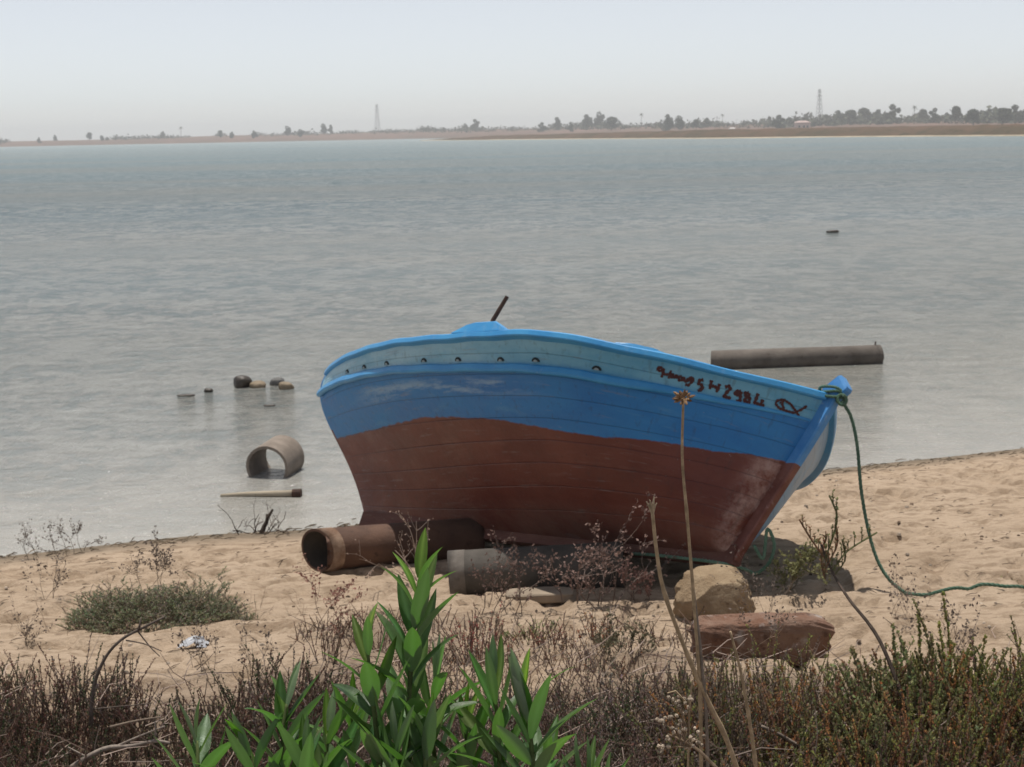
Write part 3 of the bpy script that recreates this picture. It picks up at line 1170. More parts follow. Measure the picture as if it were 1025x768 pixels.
def rock(name, base, size, mat, seed, label, boxy=.0, rough=.18, sub=4, rotz=0, cat='rock', group=None, facets=2):
    import bmesh
    bm = bmesh.new()
    bmesh.ops.create_icosphere(bm, subdivisions=sub, radius=1)
    V = np.array([v.co[:] for v in bm.verts])
    if boxy:
        e = 1 - boxy
        V = np.sign(V) * np.abs(V) ** e
    r_ = np.random.default_rng(seed)
    off = r_.uniform(0, 50, 3)
    nrm = V / np.linalg.norm(V, axis=1)[:, None]
    d = (fbm(V[:, 0] * 1.3 + off[0] + V[:, 2] * .9, V[:, 1] * 1.3 + off[1] - V[:, 2] * .7, 3, seed) - .5) * 2 * rough
    d += (fbm(V[:, 0] * 4 + off[1] + V[:, 2] * 3, V[:, 1] * 4 + off[2] + V[:, 2] * 2.4, 3, seed + 9) - .5) * rough * .7
    V = V + nrm * d[:, None]
    for _ in range(facets):
        q = r_.normal(0, 1, 3)
        q /= np.linalg.norm(q)
        over = np.clip(V @ q - r_.uniform(.62, .9) * (1 + boxy * .35), 0, None)
        V = V - over[:, None] * q * .9
    V *= np.array(size) / 2
    cz, sz = math.cos(rotz), math.sin(rotz)
    V = np.stack([V[:, 0] * cz - V[:, 1] * sz, V[:, 0] * sz + V[:, 1] * cz, V[:, 2]], -1)
    for v, p in zip(bm.verts, V):
        v.co = p
    me = bpy.data.meshes.new(name)
    bm.to_mesh(me)
    bm.free()
    me.materials.append(mat)
    me.polygons.foreach_set('use_smooth', [True] * len(me.polygons))
    o = bpy.data.objects.new(name, me)
    o.location = base
    col.objects.link(o)
    return tag(o, label, cat, group)


p = gp(714, 616)
rock('boulder', (p[0], p[1] + .05, p[2] + .07), (.36, .31, .31), MAT['boulder'], 3, 'tan boulder wedged under the bow of the boat', .25, .40, 6, .3, facets=16)
p = gp(541, 597)
rock('flat_stone', (p[0], p[1], p[2] - .004), (.34, .15, .05), MAT['palestone'], 21, 'flat pale stone lying in front of the grey pipe', .72, .16, 5, .05, facets=0)
p = gp(763, 658)
rock('stone_block', (p[0], p[1] + .07, p[2] + .062), (.58, .18, .20), MAT['block'], 8, 'long red-brown stone block lying on the sand in front of the boulder', .62, .20, 6, .05, facets=0)
for nm, px, py, sz, mt, lb in (
        ('rock', 241, 388.5, (.20, .16, .17), 'wetrock', 'dark rounded rock in the water, leftmost of the pair by the boat stern'),
        ('rock', 257, 388.5, (.17, .14, .09), 'tanrock', 'low tan rock in the water touching the dark rounded rock'),
        ('rock', 277, 386, (.15, .12, .11), 'greyrock', 'grey peaked rock in the water nearest the boat stern, behind a tan one'),
        ('rock', 286, 390, (.16, .12, .11), 'tanrock', 'small tan rock in front of the grey peaked rock in the water'),
        ('rock', 208, 393, (.10, .08, .06), 'wetrock', 'small dark rock just breaking the water left of the rock pair'),
        ('rock', 186, 397, (.20, .10, .03), 'wetrock', 'flat dark rock awash at the left end of the rocks'),
        ('rock', 269, 407, (.12, .08, .025), 'wetrock', 'flat dark rock awash in front of the other rocks'),
        ('rock', 834, 233, (.30, .15, .10), 'wetrock', 'tiny dark rock far out in open water')):
    p = at_z(px, py, WATER_Z)
    rock(nm, (p[0], p[1] + sz[1] * .4, WATER_Z + sz[2] * .22), sz, MAT[mt], int(px), lb, .1, .25, 3)

# ------------------------------------------------------------------ plants: generators


def unit(a):
    a = np.asarray(a, float)
    return a / (np.linalg.norm(a, axis=-1, keepdims=True) + 1e-12)


def spikes(mb, roots, heights, lean, leafden, leaflen, leafw, cols, stemcol, rstem=.0022, curl=.25, lo=.12, hug=.3):
    """upright leafy shoots (fleshy-leaved salt scrub): stem tubes + many small folded leaves"""
    for r0, h, ln, cc in zip(roots, heights, lean, cols):
        n = 6
        t = np.linspace(0, 1, n)
        d = unit(np.array([ln[0], ln[1], 1.0]))
        bend = rng.normal(0, curl, 2)
        P = r0 + d * (t * h)[:, None]
        P[:, 0] += bend[0] * h * t * t * .6
        P[:, 1] += bend[1] * h * t * t * .6
        mb.tube(P, np.linspace(rstem * 1.3, rstem * .5, n), 3, np.asarray(stemcol) * rng.uniform(.7, 1.3), cap=False)
        m = max(4, int(leafden * h))
        tt = rng.uniform(lo, 1, m) ** .8
        pos = np.stack([np.interp(tt, t, P[:, k]) for k in range(3)], -1)
        az = rng.uniform(0, 2 * math.pi, m)
        out = np.stack([np.cos(az), np.sin(az), rng.uniform(.3, 1.5, m)], -1)
        out = unit(out + d * hug)
        L = leaflen * rng.uniform(.6, 1.3, m) * (1.15 - .5 * tt)
        W = leafw * rng.uniform(.7, 1.2, m)
        side = unit(np.cross(out, rng.normal(0, 1, (m, 3))))
        mid = pos + out * (L * .55)[:, None]
        q = np.stack([pos, mid + side * W[:, None] * .5, pos + out * L[:, None], mid - side * W[:, None] * .5], 1)
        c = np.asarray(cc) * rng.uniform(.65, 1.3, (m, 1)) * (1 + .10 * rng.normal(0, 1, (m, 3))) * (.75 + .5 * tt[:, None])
        mb.quads(q, np.clip(c, .004, 1))


def branch(mb, p, d, L, r, depth, color, spread=.6, kids=3, seg=5, wob=.18, rr=None, tips=None, k=3):
    rr = rr or rnd
    pts = [np.array(p, float)]
    dd = unit(d)
    for i in range(seg):
        dd = unit(dd + np.array([rr.gauss(0, wob), rr.gauss(0, wob), rr.gauss(0, wob) + .03]))
        pts.append(pts[-1] + dd * L / seg)
    mb.tube(pts, np.linspace(r, r * .55, seg + 1), k, np.asarray(color) * rr.uniform(.75, 1.25), cap=False)
    if tips is not None:
        tips.append((pts[-1], dd))
        if depth <= 1:
            tips.append((pts[-2], dd))
            tips.append((pts[-3], dd))
    if depth > 0:
        for _ in range(kids):
            i = rr.randint(1, seg)
            nd = unit(dd + np.array([rr.gauss(0, spread), rr.gauss(0, spread), rr.gauss(.15, spread * .6)]))
            branch(mb, pts[i], nd, L * rr.uniform(.4, .7), r * .6, depth - 1, color, spread, kids, max(3, seg - 1), wob, rr, tips, k)


def buds(mb, tips, n, size, colr, spread=.012):
    for p, d in tips:
        m = n
        pos = p + rng.normal(0, spread, (m, 3))
        out = unit(rng.normal(0, 1, (m, 3)) + d)
        side = unit(np.cross(out, rng.normal(0, 1, (m, 3))))
        L = size * rng.uniform(.6, 1.4, m)[:, None]
        q = np.stack([pos, pos + out * L * .5 + side * L * .3, pos + out * L, pos + out * L * .5 - side * L * .3], 1)
        c = np.asarray(colr) * rng.uniform(.6, 1.4, (m, 1))
        mb.quads(q, np.clip(c, .004, 1))


RED = (.110, .064, .048)
BRN = (.118, .088, .060)
GRY = (.135, .110, .095)
OLV = (.108, .098, .045)
GRN = (.098, .105, .046)
RST = (.150, .085, .048)
DGN = (.045, .060, .030)


def clump(mb, px, py, wpx, hpx, n, pal, leafden=130, leaflen=.016, leafw=.006, spread=.35, stem=(.10, .07, .055), dpx=None, hmin=.45, hug=.3):
    """n shoots whose feet stand round the ground point under pixel (px,py)"""
    c = gp(px, py)
    sc = c[1] / F
    rw = wpx * sc / 2
    rd = (dpx * sc / 2) if dpx else rw * .75
    a = rng.uniform(0, 2 * math.pi, n)
    q = np.sqrt(rng.uniform(0, 1, n))
    X = c[0] + rw * q * np.cos(a)
    Y = c[1] + rd * q * np.sin(a)
    Z = ground_z(X, Y) - .01
    H = hpx * sc * rng.uniform(hmin, 1.05, n) * (1 - .35 * q)
    lean = np.stack([np.cos(a) * q * spread, np.sin(a) * q * spread], -1) + rng.normal(0, .12, (n, 2))
    cols = [pal[rng.integers(len(pal))] for _ in range(n)]
    spikes(mb, np.stack([X, Y, Z], -1), H, lean, leafden, leaflen, leafw, cols, stem, hug=hug)
    return c


# low scrub carpet along the foot of the bank: nobody could count it
mb = MB()


def carpet(n, xr, yr, hr, pal, leafden=120, leaflen=.015, mask=None, leafw=.006, hug=.3, leanv=.42, dark=1.0):
    X = rng.uniform(*xr, n)
    Y = rng.uniform(*yr, n)
    dens = fbm(X * 1.7, Y * 1.7, 3, 55)
    keep = dens > (mask if mask else .38)
    X, Y = X[keep], Y[keep]
    Z = ground_z(X, Y) - .01
    H = rng.uniform(hr[0], hr[1], len(X)) * (.35 + 1.35 * vnoise(X * 3.1, Y * 3.1, 91))
    lean = rng.normal(0, leanv, (len(X), 2))
    tone = vnoise(X * 1.5 + 3, Y * 1.5, 14)
    cols = []
    for t_ in tone + rng.normal(0, .18, len(X)):
        cols.append(np.asarray(pal[int(np.clip(t_ * len(pal), 0, len(pal) - 1))]) * dark)
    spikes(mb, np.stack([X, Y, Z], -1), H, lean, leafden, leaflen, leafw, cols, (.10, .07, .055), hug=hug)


# left: dull reddish-brown, right: olive with rusty tips
MAUVE = (.15, .118, .098)
STRAW = (.22, .17, .12)
OLY = (.135, .135, .045)
ORG = (.21, .115, .05)
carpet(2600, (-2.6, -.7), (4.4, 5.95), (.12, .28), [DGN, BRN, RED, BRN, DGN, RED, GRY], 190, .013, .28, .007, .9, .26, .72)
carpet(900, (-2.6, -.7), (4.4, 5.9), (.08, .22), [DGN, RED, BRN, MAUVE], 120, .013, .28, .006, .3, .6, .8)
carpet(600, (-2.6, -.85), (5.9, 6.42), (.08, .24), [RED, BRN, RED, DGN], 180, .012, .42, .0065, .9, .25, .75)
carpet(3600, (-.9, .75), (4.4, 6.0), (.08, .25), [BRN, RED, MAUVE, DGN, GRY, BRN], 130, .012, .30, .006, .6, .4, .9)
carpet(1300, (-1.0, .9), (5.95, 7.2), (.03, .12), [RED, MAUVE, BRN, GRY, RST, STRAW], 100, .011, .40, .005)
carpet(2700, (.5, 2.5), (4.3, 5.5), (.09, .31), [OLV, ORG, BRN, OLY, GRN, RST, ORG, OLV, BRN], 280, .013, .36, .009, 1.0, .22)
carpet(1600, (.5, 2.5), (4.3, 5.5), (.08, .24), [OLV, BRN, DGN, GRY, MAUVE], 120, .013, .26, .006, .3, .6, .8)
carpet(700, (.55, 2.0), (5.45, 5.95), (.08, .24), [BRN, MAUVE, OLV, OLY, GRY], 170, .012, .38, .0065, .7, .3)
for _ in range(1500):
    X, Y = rng.uniform(-2.5, 2.4), rng.uniform(4.7, 6.3) if rng.random() < .75 else rng.uniform(6.2, 7.2)
    if Y > 6.2 and not (-1.0 < X < .9):
        continue
    p = np.array([X, Y, float(ground_z(X, Y)) + (rng.uniform(.0, .2) if Y < 6.2 else .005)])
    d = unit(np.array([rng.normal(0, 1), rng.normal(0, .5), rng.normal(.25, .45)]))
    L = rng.uniform(.05, .22)
    q = unit(d + rng.normal(0, .3, 3))
    mb.tube([p, p + d * L * .5, p + d * L * .5 + q * L * .5], [.0022, .0017, .0009], 3, np.array((.24, .19, .16)) * rng.uniform(.4, 1.25), cap=False)
und = mb.build('undergrowth', MAT['scrub'])
tag(und, 'low tangled salt scrub covering the foot of the bank', 'scrub', kind='stuff')

GROUP_B = 'salt scrub bushes at the foot of the bank'


def bush(px, py, wpx, hpx, n, pal, label, name='scrub_bush', **kw):
    m = MB()
    c = clump(m, px, py, wpx, hpx, n, pal, **kw)
    o = m.build(name, MAT['scrub'], loc=c)
    tag(o, label, 'shrub', GROUP_B)
    return o


bush(48, 742, 150, 112, 120, [RED, BRN, RED, DGN], 'dark reddish-brown bush at the left edge behind the bent dead branch')
bush(118, 712, 60, 64, 40, [RED, BRN], 'small reddish-brown bush just right of the bent dead branch')
bush(285, 740, 130, 70, 80, [BRN, RED, DGN], 'dull brown bush between the small leafy sprig and the tall leafy shrub')
bush(478, 655, 55, 75, 40, [(.17, .06, .05), RED, BRN], 'wine-red bush showing behind the tall leafy shrub')
bush(330, 668, 30, 70, 16, [RED, BRN], 'thin reddish bush on the sand left of the tall leafy shrub', leafden=90)
bush(598, 640, 34, 36, 22, [(.20, .07, .035), RST, BRN], 'little rust-red bush on the sand below the dry twiggy bush')
bush(552, 648, 40, 34, 22, [(.16, .065, .05), RED], 'little wine-red bush left of the rust-red one')
bush(640, 745, 110, 100, 110, [DGN, BRN, GRY, DGN], 'dark grey-brown bush left of the dry stalks')
bush(575, 730, 90, 76, 70, [BRN, GRY, RED], 'brown bush behind the right-hand leafy shoots')
bush(745, 745, 90, 82, 70, [GRY, BRN, GRY, OLV], 'grey-brown bush under the stone block')
bush(818, 750, 90, 104, 80, [OLV, RST, OLV, BRN], 'olive bush with rusty tips below the right end of the stone block')
bush(1010, 765, 70, 74, 60, [(.18, .075, .05), RST, RED], 'reddish bush in the bottom right corner')


def tall_bush():
    m = MB()
    c = clump(m, 915, 765, 180, 150, 170, [GRN, OLV, GRN, RST], 190, .021, .010, .5)
    clump(m, 905, 745, 90, 135, 70, [GRN, OLV, RST, OLV], 300, .017, .011, .3, hmin=.6, hug=.9)
    clump(m, 950, 750, 90, 135, 60, [GRN, OLY, ORG, OLV], 300, .017, .011, .3, hmin=.6, hug=.9)
    for (x, y, h) in ((935, 742, 150), (952, 745, 150), (914, 742, 120), (925, 745, 130), (944, 742, 118), (966, 748, 120), (984, 752, 100), (900, 742, 110), (880, 745, 96), (893, 748, 104)):
        clump(m, x, y, 16, h * 1.34, 4, [GRN, OLV, OLY], 330, .017, .012, .10, hmin=.75, hug=1.0)
    clump(m, 965, 768, 100, 120, 70, [OLV, RST, GRN], 190, .021, .010, .4)
    clump(m, 850, 768, 110, 95, 60, [OLV, RST, GRN], 180, .02, .009, .4)
    o = m.build('glasswort_bush', MAT['scrub'], loc=c)
    tag(o, 'tallest green bush at the right, its spiky shoots standing against the sand', 'shrub')
    # dead limb with a leafy tip that arches out of it
    m = MB()
    Y = c[1] + .05
    pts = spline([at(918, 768, Y), at(905, 705, Y), at(880, 640, Y + .1), at(850, 600, Y + .2), at(833, 572, Y + .3), at(822, 545, Y + .3)], 24)
    m.tube(pts, np.linspace(.010, .004, 24), 5, (.10, .075, .06))
    wd = m.build('arching_limb', MAT['wood'], o)
    m = MB()
    for (x0, y0, x1, y1, x2, y2, cc) in ((826, 560, 838, 520, 830, 496, GRN), (833, 572, 848, 552, 878, 533, GRN), (828, 562, 812, 540, 800, 520, RST), (836, 575, 846, 560, 843, 540, OLV),
                                         (826, 580, 822, 560, 828, 535, RST), (820, 575, 806, 570, 797, 556, OLV), (826, 570, 838, 545, 836, 525, RST)):
        P = spline([at(x0, y0, Y + .3), at(x1, y1, Y + .32), at(x2, y2, Y + .34)], 8)
        for i in range(7):
            spikes(m, [P[i]], [np.linalg.norm(P[i + 1] - P[i]) * 1.5], [(0, 0)], 260, .014, .007, [cc], (.10, .09, .05), .002, .05)
            m.tube(P[i:i + 2], .0035, 4, np.asarray(cc) * .9, cap=False)
    # both pieces sit in world space; follow the bush's origin
    lf = m.build('leafy_tip', MAT['scrub'], o)
    for x in (wd, lf):
        x.location = (-c[0], -c[1], -c[2])


tall_bush()


def sprig():
    c = gp(790, 592)
    m = MB()
    tips = []
    r2 = random.Random(5)
    for i in range(7):
        branch(m, c + np.array([0, 0, -.01]), (r2.uniform(-.5, .5), r2.uniform(-.3, .3), 1), r2.uniform(.13, .26), .003, 2, (.12, .10, .06), .5, 2, 5, .2, r2, tips)
    buds(m, tips, 5, .020, (.10, .10, .045), .012)
    o = m.build('weed_sprig', MAT['scrub'], loc=c)
    tag(o, 'small green and rusty weed on the sand just right of the bow', 'weed')


sprig()

# grey-green mat bush on the sand at the left
def mound(mb, px, py, wpx, hpx, dpx, n, pal, ln=.055):
    c = gp(px, py)
    k = c[1] / F
    a, q = rng.uniform(0, 2 * math.pi, n), np.sqrt(rng.uniform(0, 1, n))
    lump = .35 + 1.1 * vnoise(np.cos(a) * q * 2.6 + px, np.sin(a) * q * 2.6, 61)
    edge = .75 + .45 * vnoise(a * 1.6 + px, a * 0, 17)
    X = c[0] + wpx * k / 2 * q * np.cos(a) * edge
    Y = c[1] + dpx * k / 2 * q * np.sin(a) * edge
    top = hpx * k * lump * (1 - q * q)
    Z = ground_z(X, Y) + top * rng.uniform(.1, 1, n)
    out = np.stack([np.cos(a) * q * 1.2, np.sin(a) * q * 1.2], -1) + rng.normal(0, .8, (n, 2))
    spikes(mb, np.stack([X, Y, Z], -1), ln * rng.uniform(.5, 1.4, n), out, 260, .014, .005, [pal[rng.integers(len(pal))] for _ in range(n)], (.12, .10, .07), .0016, .5, .05)
    return c


m = MB()
GG = [(.13, .14, .085), (.10, .115, .065), (.16, .155, .115), (.17, .14, .105), (.11, .13, .08)]
c = mound(m, 158, 618, 175, 36, 95, 1500, GG)
mound(m, 112, 615, 80, 40, 60, 420, GG)
mound(m, 200, 612, 90, 42, 60, 480, GG)
for _ in range(60):
    p = c + np.array([rng.normal(0, .28), rng.normal(0, .12), .02])
    branch(m, p, (rng.normal(0, .6), rng.normal(0, .4), 1), rng.uniform(.08, .2), .0013, 1, (.17, .13, .10), .6, 2, 4, .2)
tag(m.build('mat_bush', MAT['scrub'], loc=c), 'wide low grey-green bush alone on the sand at the left', 'shrub')
m = MB()
c = clump(m, 1014, 575, 24, 14, 26, [OLV, RST, (.13, .13, .06)], 120, .014, .005, .9)
tag(m.build('grass_tuft', MAT['scrub'], loc=c), 'tiny olive tuft on bare sand at the right edge', 'plant')
m = MB()
c = clump(m, 535, 632, 60, 22, 50, [(.13, .16, .05), (.10, .13, .05)], 100, .018, .004, .8, dpx=40)
tag(m.build('grass_tuft', MAT['scrub'], loc=c), 'low bright green tuft in front of the grey pipe', 'plant')


def weed(px, py, hpx, n, label, seed, colr=(.09, .075, .06), bud=(.075, .06, .05), lean=0, name='thin_weed', levels=2, sp=.55, nb=3, bs=.014, r=.0022, wpx=20, kids=3):
    c = gp(px, py)
    s = c[1] / F
    r2 = random.Random(seed)
    m = MB()
    tips = []
    for i in range(n):
        o = np.array([r2.uniform(-.5, .5) * wpx * s, r2.uniform(-.4, .4) * wpx * s, -.005])
        branch(m, c + o, (lean + r2.gauss(0, .35), r2.gauss(0, .3), 1), hpx * s * r2.uniform(.6, .95), r, levels, colr, sp, kids, 5, .16, r2, tips)
    if nb:
        buds(m, tips, nb, bs, bud, .006)
    o = m.build(name, MAT['scrub'], loc=c)
    return tag(o, label, 'weed', 'dry weeds on the beach')


weed(40, 560, 46, 2, 'spindly weed at the water line nearest the left edge', 31, bs=.012, nb=2)
weed(66, 556, 34, 3, 'spindly weed at the water line, second from the left', 32, bs=.012, nb=2)
weed(82, 552, 26, 2, 'short spindly weed at the water line, third from the left', 33, bs=.012, nb=2)
weed(52, 598, 52, 4, 'loose dead weed on the sand above the left water line', 34, r=.0014, nb=1)
weed(30, 640, 60, 4, 'thin dry weed sticking up from the scrub at the left edge', 35, r=.0014, nb=1)
weed(155, 590, 44, 5, 'dark dead weed rising behind the grey-green bush', 36, r=.0016, wpx=28)
weed(205, 672, 55, 5, 'thin dead weed below the grey-green bush', 37, r=.0012, nb=1, wpx=28)
weed(250, 690, 60, 5, 'thin dead weed right of the scrap of plastic', 38, r=.0013, nb=1, wpx=26)
weed(590, 608, 74, 9, 'dry pinkish twiggy bush standing before the dark gap under the boat', 40, (.105, .08, .068), (.125, .085, .072), name='dry_bush', nb=3, bs=.017, r=.0034, wpx=55, sp=.7)
weed(500, 612, 55, 7, 'dry grey twiggy bush in front of the grey pipe', 41, (.085, .065, .055), (.09, .06, .05), name='dry_bush', nb=2, bs=.016, r=.0026, wpx=60, sp=.7)
weed(425, 590, 78, 3, 'bare dead twig standing in front of the rusty pipe', 42, (.23, .19, .16), (.2, .15, .12), name='dead_twig', nb=1, r=.004, wpx=20, lean=-.2)
weed(640, 602, 34, 4, 'dry pink weed at the foot of the boulder', 43, (.09, .065, .055), (.12, .07, .06), nb=4, wpx=20)
weed(895, 620, 60, 3, 'fine dead weed beside the rope on the sand', 44, (.14, .11, .09), r=.0013, nb=1, wpx=30)
weed(960, 680, 80, 5, 'fine dead weed right of the tallest green bush', 45, (.15, .11, .09), r=.0015, nb=2, wpx=28)
weed(335, 640, 60, 4, 'thin dark weed on the sand left of the tall leafy shrub', 46, (.11, .07, .06), (.14, .07, .055), r=.0017, nb=3, wpx=40)
weed(765, 625, 60, 5, 'fine dead weed standing in the shadow of the bow', 47, (.16, .13, .11), r=.0013, nb=1, wpx=28)
weed(760, 655, 60, 5, 'fine pale weed in front of the stone block', 48, (.24, .19, .15), r=.0013, nb=1, wpx=30)
weed(615, 660, 45, 5, 'dark wiry weed on the sand above the dark grey-brown bush', 49, (.08, .07, .05), (.07, .065, .04), r=.002, nb=3, wpx=28)


# stump of driftwood at the water's edge
c = gp(250, 534)
r2 = random.Random(8)
m = MB()
branch(m, c + np.array([.08, 0, -.02]), (.1, 0, 1), .13, .020, 1, (.06, .045, .035), .6, 2, 4, .2, r2, k=6)
for i in range(16):
    branch(m, c + np.array([r2.uniform(-.08, .28), r2.uniform(-.05, .05), 0]), (r2.gauss(-.2, .9), r2.gauss(0, .5), .35), r2.uniform(.08, .24), .004, 2, (.085, .062, .048), .6, 2, 4, .25, r2)
tag(m.build('driftwood', MAT['wood'], loc=c), 'dark driftwood stump with fine twigs at the water line', 'driftwood')

# wrack line along the water edge
m = MB()
for _ in range(420):
    X = rng.uniform(-4.4, 5.2)
    Y = np.interp(X, _sx, _sy) - rng.normal(.10, .10)
    if X > 2.3:
        Y -= abs(rng.normal(0, .12))
    z = float(ground_z(X, Y))
    if z < WATER_Z - .01:
        continue
    a = rng.normal(.3, .5)
    L = rng.uniform(.02, .09)
    p = np.array([X, Y, z + .003])
    d = np.array([math.cos(a), math.sin(a), rng.uniform(-.1, .25)])
    m.tube([p, p + d * L * .5 + [0, 0, .006], p + d * L], [.003, .004, .002], 3, np.array((.12, .09, .06)) * rng.uniform(.5, 1.5), cap=False)
tag(m.build('wrack_debris', MAT['wood']), 'dark line of washed-up weed scraps along the water edge', 'wrack', kind='stuff')
# scraps strewn over the sand
m = MB()
for _ in range(2200):
    X, Y = rng.uniform(-3.6, 4.6), rng.uniform(6.0, 12.3)
    s = float(shore_s(X, Y))
    if s < .15 or fbm(X * 1.2, Y * 1.2, 2, 8) < .46:
        continue
    z = float(ground_z(X, Y))
    a = rng.normal(0, .7)
    L = rng.uniform(.015, .07)
    d = np.array([math.cos(a), math.sin(a), rng.uniform(-.05, .2)])
    p = np.array([X, Y, z + .002])
    m.tube([p, p + d * L * .5 + [0, 0, .004], p + d * L], [.0015, .0026, .001], 3, np.array((.15, .11, .075)) * rng.uniform(.4, 1.3), cap=False)
tag(m.build('twig_litter', MAT['wood']), 'dry twigs and weed scraps strewn over the sand', 'litter', kind='stuff')

m = MB()
for _ in range(700):
    X, Y = rng.uniform(-3.4, 4.4), rng.uniform(6.2, 12.0)
    if float(shore_s(X, Y)) < .05 or fbm(X * .9 + 5, Y * .9, 2, 28) < .45:
        continue
    z = float(ground_z(X, Y))
    r_ = rng.uniform(.004, .014) * (1.6 if rng.random() < .08 else 1)
    a = rng.uniform(0, 6.28)
    ring = [np.array([X + r_ * math.cos(a + k * 1.05) * rng.uniform(.7, 1.2), Y + r_ * math.sin(a + k * 1.05) * rng.uniform(.7, 1.2), z + .001]) for k in range(6)]
    topv = [np.array([X, Y, z]) + (q - [X, Y, z]) * .6 + [0, 0, r_ * .7] for q in ring]
    m.add(ring + topv, [tuple(range(6, 12))] + [(k, (k + 1) % 6, 6 + (k + 1) % 6, 6 + k) for k in range(6)], np.array((.40, .33, .26) if rng.random() < .6 else (.19, .14, .10)) * rng.uniform(.6, 1.3))
tag(m.build('pebbles', MAT['wood']), 'small pebbles and shell bits scattered on the sand', 'pebbles', kind='stuff')

# scrap of white plastic
c = gp(192, 648)
m = MB()
n = 12
V = []
for i in range(n):
    for j in range(n):
        x, y = (i / (n - 1) - .5) * .13, (j / (n - 1) - .5) * .10
        r_ = vnoise(i * .5, j * .5, 4)
        V.append(c + np.array([x + .02 * r_, y, .012 + .035 * r_ * (1 - (2 * i / (n - 1) - 1) ** 2)]))
m.add(V, [(i * n + j, (i + 1) * n + j, (i + 1) * n + j + 1, i * n + j + 1) for i in range(n - 1) for j in range(n - 1)])
tag(m.build('plastic_scrap', MAT['plastic'], loc=c), 'crumpled scrap of white plastic on the sand below the grey-green bush', 'litter')


# dead branches lying in the scrub
def dead(pts, r0, r1, label, side=(), name='dead_branch', colr=(.20, .165, .145), group=None):
    P = spline(pts, 26)
    m = MB()
    m.tube(P, np.linspace(r0, r1, 26), 6, colr)
    for a, b_, r_ in side:
        m.tube(spline([a, (np.asarray(a) + b_) / 2 + rng.normal(0, .006, 3), b_], 8), np.linspace(r_, r_ * .6, 8), 5, np.asarray(colr) * 1.1)
    o = m.build(name, MAT['wood'], loc=P[0], smooth=True)
    return tag(o, label, 'branch')


Yb = 5.55
A_ = lambda px, py, dy=0: at(px, py, Yb + dy)
dead([A_(91, 728), A_(92, 705), A_(96, 680), A_(107, 656), A_(122, 640), A_(140, 630), A_(164, 618)], .0080, .0045, 'bent dead branch arching up out of the scrub at the left',
     [(A_(138, 632), A_(141, 618), .005), (A_(138, 632), A_(160, 657), .003), (A_(126, 641), A_(162, 652), .003), (A_(92, 710), A_(152, 704), .003)], colr=(.15, .12, .10))
Yb = 5.25
dead([A_(70, 770), A_(88, 758), A_(108, 749), A_(130, 747), A_(155, 742), A_(170, 744)], .012, .005, 'pale dead branch lying low in the scrub in the bottom left',
     [(A_(155, 742), A_(155, 722), .004), (A_(110, 750), A_(165, 727), .005), (A_(85, 757), A_(68, 748), .004)], colr=(.30, .25, .21))
dead([A_(110, 728), A_(135, 722), A_(160, 718)], .005, .003, 'thin brown dead stick above the pale dead branch', colr=(.22, .17, .13))
Yb = 5.1
dead([A_(762, 727), A_(778, 734), A_(795, 744), A_(818, 757), A_(830, 764)], .006, .007, 'forked grey dead branch lying in the olive scrub',
     [(A_(802, 748), A_(812, 725), .005), (A_(812, 725), A_(818, 712), .003)], colr=(.26, .21, .17))

# ------------------------------------------------------------------ dry stalks in front


def stalk(pts, r0, r1, label, head=None, colr=(.40, .30, .19), name='dry_stalk'):
    P = spline(pts, 40)
    root = empty(name, P[0])
    m = MB()
    t = np.linspace(0, 1, 40)
    rad = (r0 + (r1 - r0) * t) * .74
    for q in (.25, .5, .72):
        rad = rad * (1 + .28 * np.exp(-((t - q) / .02) ** 2))
    m.tube(P - P[0], rad, 8, colr)
    m.build('stem', MAT['wood'], root, smooth=True)
    if head:
        m = MB()
        top, d = P[-1] - P[0], unit(P[-1] - P[-4])
        if head == 'seed':
            for _ in range(26):
                o = rng.normal(0, 1, 3) * np.array([.010, .010, .007])
                e = unit(o + np.array([0, 0, .004])) * rng.uniform(.010, .02)
                m.tube([top + o * .5, top + o * .5 + e * .6, top + o * .5 + e], [.0022, .0034, .001], 5, np.array((.24, .15, .085)) * rng.uniform(.5, 1.4))
        else:
            for _ in range(9):
                e = unit(d + rng.normal(0, .35, 3)) * rng.uniform(.02, .035)
                m.tube([top - d * .005, top + e * .5, top + e], [.0035, .0025, .001], 5, np.array((.42, .34, .24)) * rng.uniform(.7, 1.2))
        m.build('seed_head' if head == 'seed' else 'frayed_tip', MAT['wood'], root)
    return tag(root, label, 'dry stalk')


Ys = 3.3
S_ = lambda px, py: at(px, py, Ys)
stalk([S_(702, 800), S_(701, 700), S_(696, 620), S_(688, 520), S_(683, 460), S_(684, 398)], .0062, .0036, 'tallest dry stalk, with a brown seed head, crossing in front of the boat', 'seed')
stalk([S_(748, 800), S_(727, 740), S_(703, 690), S_(682, 640), S_(664, 590), S_(657, 550), S_(653, 512)], .0078, .005, 'leaning dry stalk with frayed tip, left of the tallest stalk', 'frayed')
stalk([S_(760, 800), S_(753, 740), S_(742, 675), S_(731, 632)], .0068, .0032, 'short straight dry stalk right of the others, in front of the stone block')
stalk([S_(709, 800), S_(707, 720), S_(701, 650), S_(694, 590)], .0052, .0042, 'greyish dry stalk leaning against the lower part of the tallest stalk', colr=(.24, .20, .165))
stalk([S_(688, 800), S_(690, 720), S_(693, 680)], .0036, .0020, 'thin short dry stalk at the foot of the tallest stalk')
